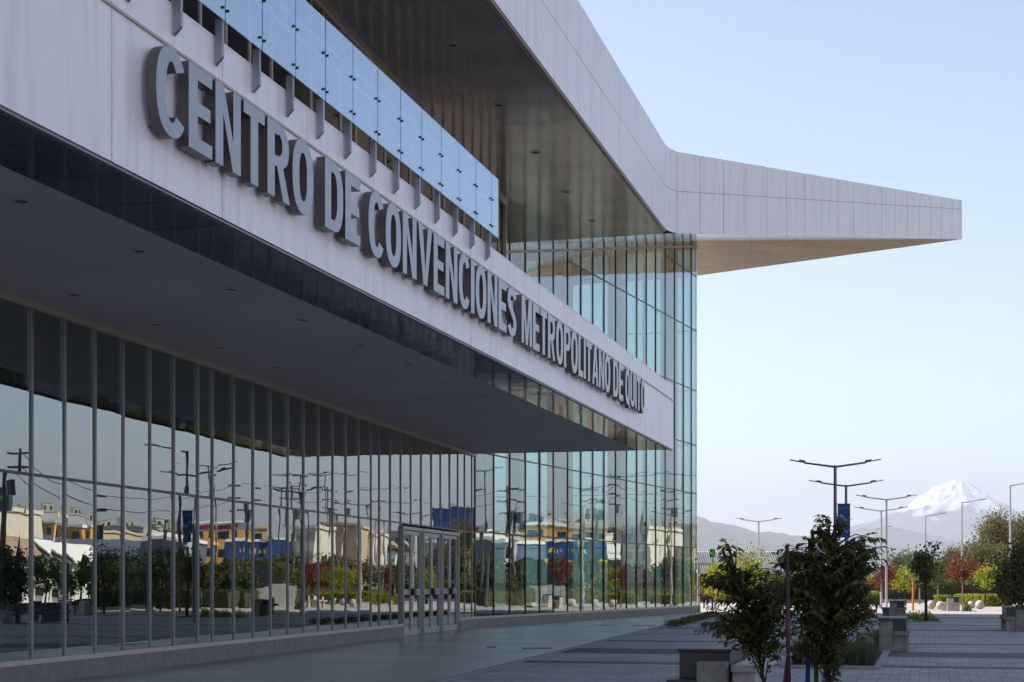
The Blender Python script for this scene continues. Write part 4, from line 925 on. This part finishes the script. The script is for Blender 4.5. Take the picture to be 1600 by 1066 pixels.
blk('grey apartment block far beyond the ochre houses', 1, 50, 76, 803, 330, 'grey_wall', None, 12, True, 6, cat='building', name='apartment_block')
blk('grey far apartment block with stepped top', 1, 20, 48, 810, 330, 'grey_wall', None, 12, True, 6, cat='building', name='apartment_block')
blk('pair of far grey towers beyond the trees', 1, 176, 215, 822, 330, 'grey_wall', None, 12, True, 5, cat='building', name='apartment_block')
blk('long white roofed blue shed', 1, 215, 292, 845, 105, 'blue_roof', 'white_paint', 10, True, 2, cat='building', name='warehouse')
blk('white house with beige tiled roof near the wires', 1, 300, 340, 836, 185, 'white_paint', 'tile_roof', 9, True, 3, 'ridge')
blk('white villa with tall chimney walls and tiled roof', 1, 350, 410, 832, 180, 'white_paint', 'tile_roof', 9, True, 3, 'ridge')
blk('cream block of flats with pale windows', 1, 448, 500, 826, 118, 'cream_wall', None, 9, True, 4, cat='building', name='apartment_block', wmat='grey_wall')
blk('tan tower block beside the cream flats', 1, 512, 546, 823, 110, 'tan_wall', None, 9, False, cat='building', name='tower')
blk('narrow tan tower between the two tan blocks', 1, 550, 562, 828, 112, 'tan_wall', None, 9, False, cat='building', name='tower')
blk('slim cream stair tower', 1, 568, 578, 836, 112, 'cream_wall', None, 9, False, cat='building', name='tower')
blk('brick red shop row under the towers', 1, 440, 640, 862, 104, 'brick_red', None, 8, True, 2, cat='building', name='shop_row', wmat='cream_wall')
blk('white gabled house between the towers and doors', 1, 590, 640, 836, 116, 'white_paint', 'tile_roof', 8, True, 3, 'gable')
blk('white warehouse behind the entrance reflection', 1, 645, 742, 848, 118, 'grey_wall', 'white_paint', 8, True, 2, cat='building', name='warehouse')
blk('orange and white building over the blue tarpaulin', 2, 818, 885, 822, 120, 'orange_wall', 'white_paint', 8, True, 4)
blk('beige building with arched windows beside the orange one', 2, 887, 945, 826, 122, 'tan_wall', None, 8, True, 4)
blk('white low building at the left of the hall reflection', 2, 745, 800, 842, 110, 'white_paint', None, 8, True, 2)
blk('grey shed with shallow roof under the wires', 2, 945, 1100, 850, 112, 'grey_wall', 'white_paint', 9, True, 2, 'ridge', 'building', 'warehouse')
for i, (a, b, tp) in enumerate(((848, 856, 800), (858, 868, 812), (872, 882, 798), (884, 896, 812), (898, 910, 806), (930, 942, 808), (955, 970, 815), (985, 997, 812), (1010, 1030, 818), (1045, 1060, 812))):
    blk('far white residential tower, %s from the left in the skyline' % ['first', 'second', 'third', 'fourth', 'fifth', 'sixth', 'seventh', 'eighth', 'ninth', 'tenth'][i], 2, a, b, tp, 420, 'cream_wall', None, 9, True, 7, cat='building', name='apartment_tower')
ORD = ['first', 'second', 'third', 'fourth', 'fifth', 'sixth', 'seventh', 'eighth', 'ninth', 'tenth', 'eleventh', 'twelfth', 'thirteenth', 'fourteenth', 'fifteenth', 'sixteenth', 'seventeenth', 'eighteenth', 'nineteenth', 'twentieth', 'twenty-first', 'twenty-second', 'twenty-third', 'twenty-fourth', 'twenty-fifth', 'twenty-sixth']
for wall, x0, x1, stp_ in ((1, 5, 740, 30), (2, 750, 1084, 20)):
    k = 0; x = x0
    while x < x1:
        c_ = random.choice(('white_paint', 'cream_wall', 'tan_wall', 'grey_wall', 'cream_wall', 'orange_wall')); Zq = random.uniform(190, 270); wd_ = random.uniform(14, 30) if wall == 1 else random.uniform(9, 20)
        nmz = {'white_paint': 'white', 'cream_wall': 'cream', 'tan_wall': 'tan', 'grey_wall': 'grey', 'orange_wall': 'ochre'}[c_]
        blk('%s hillside house, %s from the left in the town behind, seen in the %s glass' % (nmz, ORD[k], 'entrance' if wall == 1 else 'hall'), wall, x-wd_/2, x+wd_/2, random.uniform(832, 850), Zq, c_, random.choice((None, 'tile_roof')), 8, True, 3, random.choice(('flat', 'flat', 'ridge')), cols=3)
        x += stp_; k += 1
    k = 0; x = x0+9
    while x < x1:
        Zq = ZZ(x, random.uniform(80, 95), wall, 40); m_ = random.choice(('leaf_dark', 'leaf_grey', 'leaf_olive'))
        TT.append((wall, x, Zq, random.uniform(858, 884), m_, k)); x += stp_*1.05; k += 1
# blue tarpaulin fence with yellow marks, blue billboard
ZB = ZZ(898, 100, 2, 120); pc_, rz = frame_at(898, ZB, 2); t = thing('billboard', 'wide blue tarpaulin billboard with yellow marks and trim', 'billboard', pc_, rz); W = 98/F*ZB
q = MB(); q.box(-W/2, W/2, -.1, .1, hh(875, ZB), hh(846, ZB)); q.build('panel', 'deep_blue', t)
q = MB(); q.box(-W/2, W/2, -.14, .14, hh(879, ZB), hh(875, ZB)); q.build('trim', 'yellow_paint', t); q = MB(); q.box(-W/2, W/2, -.14, .14, hh(846, ZB), hh(842, ZB)); q.build('trim', 'white_paint', t)
q = MB()
for i, x in enumerate([-.9, -.75, -.6, -.42, -.2, -.05, .1, .22, .35]): 
    for yy in (-.115, .105): q.box(x*W*.45-.05, x*W*.45+.03+.02*(i % 3), yy, yy+.012, hh(864, ZB), hh(864, ZB)+.28+.08*(i % 2))
q.build('lettering', 'yellow_paint', t)
for x in (-W*.4, 0, W*.4): q = MB(); q.tube([V2(x, 0, 0), V2(x, 0, hh(879, ZB))], .08, 8); q.build('post', 'lamp', t)
ZB = ZZ(711, 98, 1, 90); pc_, rz = frame_at(711, ZB, 1); t = thing('billboard', 'large plain deep blue billboard above the doors', 'billboard', pc_, rz); W = 62/F*ZB
q = MB(); q.box(-W/2, W/2, -.12, .12, hh(832, ZB), hh(793, ZB)); q.build('panel', 'deep_blue', t)
for x in (-W*.3, W*.3): q = MB(); q.tube([V2(x, .0, 0), V2(x, .0, hh(832, ZB))], .12, 8); q.build('post', 'lamp', t)
pc_, rz = frame_at(325, 84, 1); t = thing('gantry_sign', 'long white gantry sign with red boxes beneath the wires', 'sign', pc_, rz); W = 100/F*84
q = MB(); q.box(-W/2, W/2, -.1, .1, hh(829, 84), hh(817, 84)); q.build('panel', 'white_paint', t); q = MB()
for x in (-.22*W, .02*W, .27*W): 
    for yy in (-.13, .105): q.box(x-.35, x+.35, yy, yy+.02, hh(826, 84), hh(820, 84))
q.build('red_box', 'red_paint', t)
for x in (-W/2, W/2): q = MB(); q.tube([V2(x, 0, 0), V2(x, 0, hh(812, 84))], .1, 8); q.build('post', 'lamp', t)
# green truck and dark domed tent
pc_, rz = frame_at(921, ZZ(921, 88, 2, 60), 2); t = thing('parked_truck', 'green box truck parked behind the young trees', 'truck', pc_, rz); q = MB(); q.box(-1.2, 1.6, -.9, .9, .5, 1.75); bevel(q.build('cargo_box', 'truck_green', t), .05); q = MB(); q.box(-2.2, -1.25, -.85, .85, .5, 1.45); bevel(q.build('cab', 'car_white', t), .12)
for x in (-1.8, .9):
    for y in (-.9, .7): q = MB(); q.tube([V2(x, y, .4), V2(x, y+.2, .4)], .38, 14); q.build('wheel', 'tyre', t)
pc_, rz = frame_at(822, ZZ(822, 90, 2, 60), 2); t = thing('domed_tent', 'dark arched tent with pale lower skirt', 'tent', pc_, rz); q = MB(); N_ = 14
pts = [(2.3*math.cos(math.pi*k/N_), 3.0*math.sin(math.pi*k/N_)) for k in range(N_+1)]
for (x0, z0), (x1, z1) in zip(pts, pts[1:]): q.poly([(x0, -1.5, z0), (x1, -1.5, z1), (x1, 2.5, z1), (x0, 2.5, z0)])
q.poly([(x, 2.5, z) for x, z in pts]); q.poly([(x*.99, -1.45, z*.99) for x, z in pts]); q.build('cover', 'dome_dark', t); q = MB(); q.box(-2.5, 2.5, -1.8, 2.8, 0, 1.2); q.build('skirt', 'grey_wall', t)
# utility poles and wires
def upole(label, px, Z, top, wall, arms=2):
    Z = ZZ(px, Z, wall, 30); p, rz = frame_at(px, Z, wall); t = thing('utility_pole', label, 'utility pole', p, rz, 'utility poles across the street'); H = hh(top, Z); q = MB(); q.tube([V2(0, 0, 0), V2(0, 0, H)], [.12, .08], 9); q.build('pole', 'wood_pole', t)
    for k in range(arms): q = MB(); q.box(-.6, .6, -.04, .04, H-.3-k*.7, H-.2-k*.7); q.build('crossarm', 'wood_pole', t)
    q = MB(); q.tube([V2(.3, 0, H-2.3), V2(.3, 0, H-1.6)], .2, 10); q.build('transformer', 'lamp', t); return p, H
poles = [upole('utility pole farthest left in the glass', 27, 72, 700, 1), upole('utility pole beside the dark trees', 157, 74, 767, 1), upole('utility pole right of the gantry sign', 375, 80, 755, 1, 3)]
poles2 = [upole('tall pole before the blue billboard', 922, 84, 760, 2), upole('utility pole right of the billboard', 962, 86, 752, 2, 3), upole('utility pole near the end of the hall', 1045, 90, 762, 2, 3)]
for nm, pl in (('left', poles), ('right', poles2)):
    q = MB()
    for (a, ha), (b, hb) in zip(pl, pl[1:]):
        for dz in (.15, .85):
            pts = [Vector((a.x, a.y, ha-dz)).lerp(Vector((b.x, b.y, hb-dz)), k/8)-V2(0, 0, .5*math.sin(math.pi*k/8)) for k in range(9)]; q.tube(pts, .02, 4)
    tag(q.build('overhead_wires', 'wire'), 'sagging overhead wires strung between the %s row of utility poles' % nm, 'wires')
# lamps of the second row
for i, (px, Z, top, wall, lab) in enumerate(((463, 66, 742, 1, 'twin arm lamp with dark banner reflected left of the doors'), (482, 70, 742, 1, 'twin arm lamp close beside another near the red bushes'), (590, 76, 764, 1, 'twin arm lamp reflected above the doors'), (632, 82, 784, 1, 'smaller twin arm lamp reflected over the entrance'), (752, 78, 735, 2, 'twin arm lamp reflected at the left of the hall'), (922, 78, 762, 2, 'twin arm lamp reflected mid hall'), (1065, 84, 741, 2, 'twin arm lamp reflected near the hall corner'))):
    Z0_ = Z; Z = ZZ(px, Z, wall, 60); p = refl(px, Z, wall); dlamp(lab, p, hh(top, Z), 3.2*Z/Z0_)
slamp('single arm lamp reflected between wall mullions', 0, 0, 0, 2.0, 'lamp', refl(285, 74, 1), hh(703, 74))
slamp('single arm lamp low over the white houses', 0, 0, 0, 2.0, 'lamp', refl(30, 76, 1), hh(785, 76), 0)
# street trees in the reflection
rt = [(1, 8, 75, 850, 1.8, 'leaf_dark'), (1, 60, 80, 875, 2.8, 'leaf_olive'), (1, 95, 80, 873, 2.8, 'leaf_olive'), (1, 125, 82, 880, 2.2, 'leaf_olive'), (1, 150, 70, 846, 2.0, 'leaf_dark'), (1, 174, 72, 850, 1.8, 'leaf_dark'), (1, 200, 80, 862, 2.2, 'leaf_yellow'), (1, 226, 72, 850, 1.7, 'leaf_dark'), (1, 252, 72, 852, 2.0, 'leaf_dark'), (1, 285, 70, 858, 1.8, 'leaf_dark'),
      (1, 390, 74, 880, 1.5, 'leaf_dark'), (1, 418, 70, 868, 1.5, 'leaf_dark'), (1, 460, 78, 885, 2.0, 'leaf_olive'), (1, 492, 76, 888, 1.8, 'leaf_red'), (1, 530, 70, 882, 1.9, 'leaf_dark'), (1, 552, 74, 876, 1.9, 'leaf_olive'), (1, 575, 74, 876, 1.6, 'leaf_dark'), (1, 600, 78, 876, 1.8, 'leaf_olive'), (1, 640, 78, 880, 1.8, 'leaf_red'), (1, 680, 78, 876, 1.8, 'leaf_olive'), (1, 706, 80, 876, 1.6, 'leaf_olive'), (1, 728, 78, 874, 1.6, 'leaf_olive'),
      (2, 752, 78, 872, 1.6, 'leaf_olive'), (2, 782, 72, 897, 1.6, 'leaf_dark'), (2, 815, 72, 895, 1.8, 'leaf_dark'), (2, 842, 74, 885, 1.7, 'leaf_dark'), (2, 868, 74, 868, 1.9, 'leaf_olive'), (2, 898, 74, 880, 1.8, 'leaf_olive'), (2, 934, 76, 872, 1.6, 'leaf_olive'), (2, 975, 78, 884, 1.7, 'leaf_red'), (2, 1008, 78, 896, 1.4, 'leaf_red'), (2, 1050, 80, 886, 1.4, 'leaf_red'), (2, 1072, 80, 886, 1.3, 'leaf_red')]
ordn = ['first', 'second', 'third', 'fourth', 'fifth', 'sixth', 'seventh', 'eighth', 'ninth', 'tenth', 'eleventh', 'twelfth', 'thirteenth', 'fourteenth', 'fifteenth', 'sixteenth', 'seventeenth', 'eighteenth', 'nineteenth', 'twentieth', 'twenty-first', 'twenty-second']
cnt = {1: 0, 2: 0}
for wall, px, Z, top, wd, m_ in rt:
    col = {'leaf_dark': 'dark', 'leaf_olive': 'olive', 'leaf_red': 'red', 'leaf_yellow': 'yellow'}[m_]
    lab = '%s young tree, %s from the left in the %s' % (col, ordn[cnt[wall]], 'entrance glass' if wall == 1 else 'hall glass'); cnt[wall] += 1
    Z0_ = Z; Z = ZZ(px, Z, wall, 30); wd *= Z/Z0_
    tree('young_street_tree', lab, refl(px, Z, wall), hh(top, Z), wd, hh(top, Z)*.33, m_, 1100, .13*Z/Z0_, 'bark', 'young trees mirrored in the glass', 0, 14, .05)
for wall, x, Zq, top, m_, k in TT:
    tree('town_tree', '%s garden tree, %s from the left among the houses in the %s glass' % ({'leaf_dark': 'dark', 'leaf_grey': 'grey green', 'leaf_olive': 'olive'}[m_], ORD[k], 'entrance' if wall == 1 else 'hall'), refl(x, Zq, wall), hh(top, Zq), random.uniform(16, 28)*Zq/F, .6, m_, 900, .3, 'bark', 'garden trees in the town', 0, 12, .12)
p = refl(262, 240, 1); tree('broad_tree', 'broad far tree behind the blue shed', p, hh(810, 240), 5, 2, 'leaf_grey', 1500, .5, 'bark', None, 0, 22, .2)
for wall, a, b, Z, m_, lab in ((1, 130, 320, 84, 'leaf_olive', 'olive hedge across the plaza opposite the entrance glass'), (1, 570, 742, 84, 'leaf_yellow', 'yellow hedge reflected in the entrance doors'), (2, 745, 1085, 88, 'leaf_olive', 'long low hedge reflected in the hall glass')):
    hedge(lab, refl(a, ZZ(a, Z, wall, 20), wall), refl(b, ZZ(b, Z, wall, 20), wall), .8, 1.0, m_, 5000)
for i, (px, Z) in enumerate(((78, 66), (120, 66), (500, 68), (540, 68), (585, 68), (690, 70))):
    p = refl(px, ZZ(px, Z, 1, 40), 1); bench('pale bench facing the entrance glass, %s along the row' % ordn[i], p, 1 if i % 2 else -1, 1.8, 'concrete_light')
car('white car mirrored behind the first trees of the hall', refl(895, ZZ(895, 92, 2, 60), 2), .4, 'car_white')
car('silver car mirrored near the villa', refl(430, ZZ(430, 90, 1, 40), 1), 1.2)
# ---------------------------------------------------------------- mountains and haze
def nz(x, s_=1): return sum(math.sin(x*f_+ph)*a_ for f_, ph, a_ in ((.9, 1.2, .5), (2.3, .4, .3), (5.1, 2.2, .15), (11.7, .7, .08), (23, 1.9, .05)))*s_
def ridge(name, pts, Z, depth, m_, nx=220, rough=6):
    X0, X1 = pts[0][0], pts[-1][0]; q = MB(); ny = 12
    for i in range(nx+1):
        px = X0+(X1-X0)*i/nx
        for (a, ya), (b, yb) in zip(pts, pts[1:]):
            if a <= px <= b: py = ya+(yb-ya)*(px-a)/(b-a); break
        H = hh(py, Z)+nz(px*.11)*rough+random.uniform(0, rough*.45)
        for j in range(ny+1):
            t = j/ny; d = -depth+2*depth*t; k = 1-abs(d)/depth; zz_ = H*(k**.75)+(nz(px*.07+j*1.9)*rough*2*k*(1-k)*4 if 0 < k < 1 else 0)
            Y = Z+d; q.v.append(((px-800)/F*Z, Y, max(-1, zz_) if k > 0 else -2))
    for i in range(nx):
        for j in range(ny): a = i*(ny+1)+j; q.f.append((a, a+ny+1, a+ny+2, a+1)); q.mi.append(0)
    return struct(q.build(name, m_, None, True))
M['hill'] = mat('hillside', (.045, .055, .035), .95, 0, .1, 0, .006, 0, 1, (1, 1, 1), (.10, .095, .06))
ridge('hills', [(-400, 850), (900, 800), (1090, 808), (1130, 818), (1180, 830), (1260, 838), (1340, 848), (1400, 862), (1700, 878), (3000, 862), (5200, 856)], 6500, 1500, 'hill', 500, 7)
ridge('far_hills', [(1150, 880), (1300, 838), (1350, 826), (1400, 826), (1440, 832), (1500, 852), (1620, 868), (1900, 880)], 8500, 1500, 'hill', 240, 7)
def volcano():
    Z = 12500; q = MB(); cx = (1500-800)/F*Z; profL = [(0, 749), (14, 750.5), (30, 756), (50, 768), (75, 784), (100, 799), (125, 810), (160, 821), (200, 832), (260, 860), (330, 910)]
    profR = [(0, 749), (14, 754), (32, 767), (45, 775), (62, 786), (85, 800), (120, 818), (160, 834), (215, 858), (280, 890), (330, 910)]
    nr, na = 90, 180; rm = 330/F*Z
    def H(rpx, prof):
        for (a, ya), (b, yb) in zip(prof, prof[1:]):
            if a <= rpx <= b: return (HZ-(ya+(yb-ya)*(rpx-a)/(b-a)))*Z/F
        return 0
    for i in range(nr+1):
        t = (i/nr)**1.3
        for j in range(na):
            a = 2*math.pi*j/na; r = t*330; ca = math.cos(a)
            kk = .5-.5*ca; h = H(r, profL)*kk+H(r, profR)*(1-kk)
            P_ = Vector((r*ca*.035, r*math.sin(a)*.035, 0)); am = min(1, r/40)
            h += am*(noise.noise(P_*1.0)*26+noise.noise(P_*2.6)*15+noise.noise(P_*6)*8)
            wob = noise.noise(Vector((r*.012, a*1.5, 3)))*1.5
            h -= am*(abs(math.sin(a*6+wob))*9+abs(math.sin(a*15+wob*2))*6)
            if r < 13: h = H(13, profL)*kk+H(13, profR)*(1-kk)+noise.noise(P_*9)*8
            q.v.append((cx+r/F*Z*math.cos(a), Z+r/F*Z*math.sin(a), h+EYE))
    for i in range(nr):
        for j in range(na): a = i*na+j; b = i*na+(j+1) % na; q.f.append((a, b, b+na, a+na)); q.mi.append(0)
    m = mat('volcano_snow', (.9, .9, .9), .7); n = m.node_tree.nodes; l = m.node_tree.links; b = n["Principled BSDF"]
    tc = n.new("ShaderNodeTexCoord"); sx = n.new("ShaderNodeSeparateXYZ"); l.new(tc.outputs["Object"], sx.inputs[0])
    no = n.new("ShaderNodeTexNoise"); no.inputs["Scale"].default_value = .006; no.inputs["Detail"].default_value = 8
    mp = n.new("ShaderNodeMapping"); mp.inputs["Scale"].default_value = (1, 1, .3); l.new(tc.outputs["Object"], mp.inputs[0]); l.new(mp.outputs[0], no.inputs[0])
    a1 = n.new("ShaderNodeMath"); a1.operation = 'MULTIPLY'; a1.inputs[1].default_value = 620; l.new(no.outputs[0], a1.inputs[0])
    a2 = n.new("ShaderNodeMath"); a2.operation = 'ADD'; l.new(a1.outputs[0], a2.inputs[0]); l.new(sx.outputs["Z"], a2.inputs[1])
    mr = n.new("ShaderNodeMapRange"); mr.inputs[1].default_value = 860; mr.inputs[2].default_value = 920; l.new(a2.outputs[0], mr.inputs[0])
    r = n.new("ShaderNodeValToRGB"); r.color_ramp.elements[0].color = (.07, .065, .06, 1); r.color_ramp.elements[1].color = (.92, .92, .94, 1); l.new(mr.outputs[0], r.inputs[0]); l.new(r.outputs[0], b.inputs["Base Color"])
    return struct(q.build('volcano', m, None, True))
volcano()
DENS = 1.5e-4
q = MB(); q.box(-13500, 15500, -1400, 15800, -3.2, 900); hz = q.build('haze', []); 
m = bpy.data.materials.new('haze'); m.use_nodes = True; n = m.node_tree.nodes; n.remove(n["Principled BSDF"]); pv = n.new("ShaderNodeVolumePrincipled"); pv.inputs["Color"].default_value = (.79, .82, .92, 1); pv.inputs["Density"].default_value = DENS; pv.inputs["Anisotropy"].default_value = .2
m.node_tree.links.new(pv.outputs[0], n["Material Output"].inputs["Volume"]); hz.data.materials.append(m); struct(hz, 'stuff')
for o in bpy.data.objects:
    if '_h' in o: del o['_h']
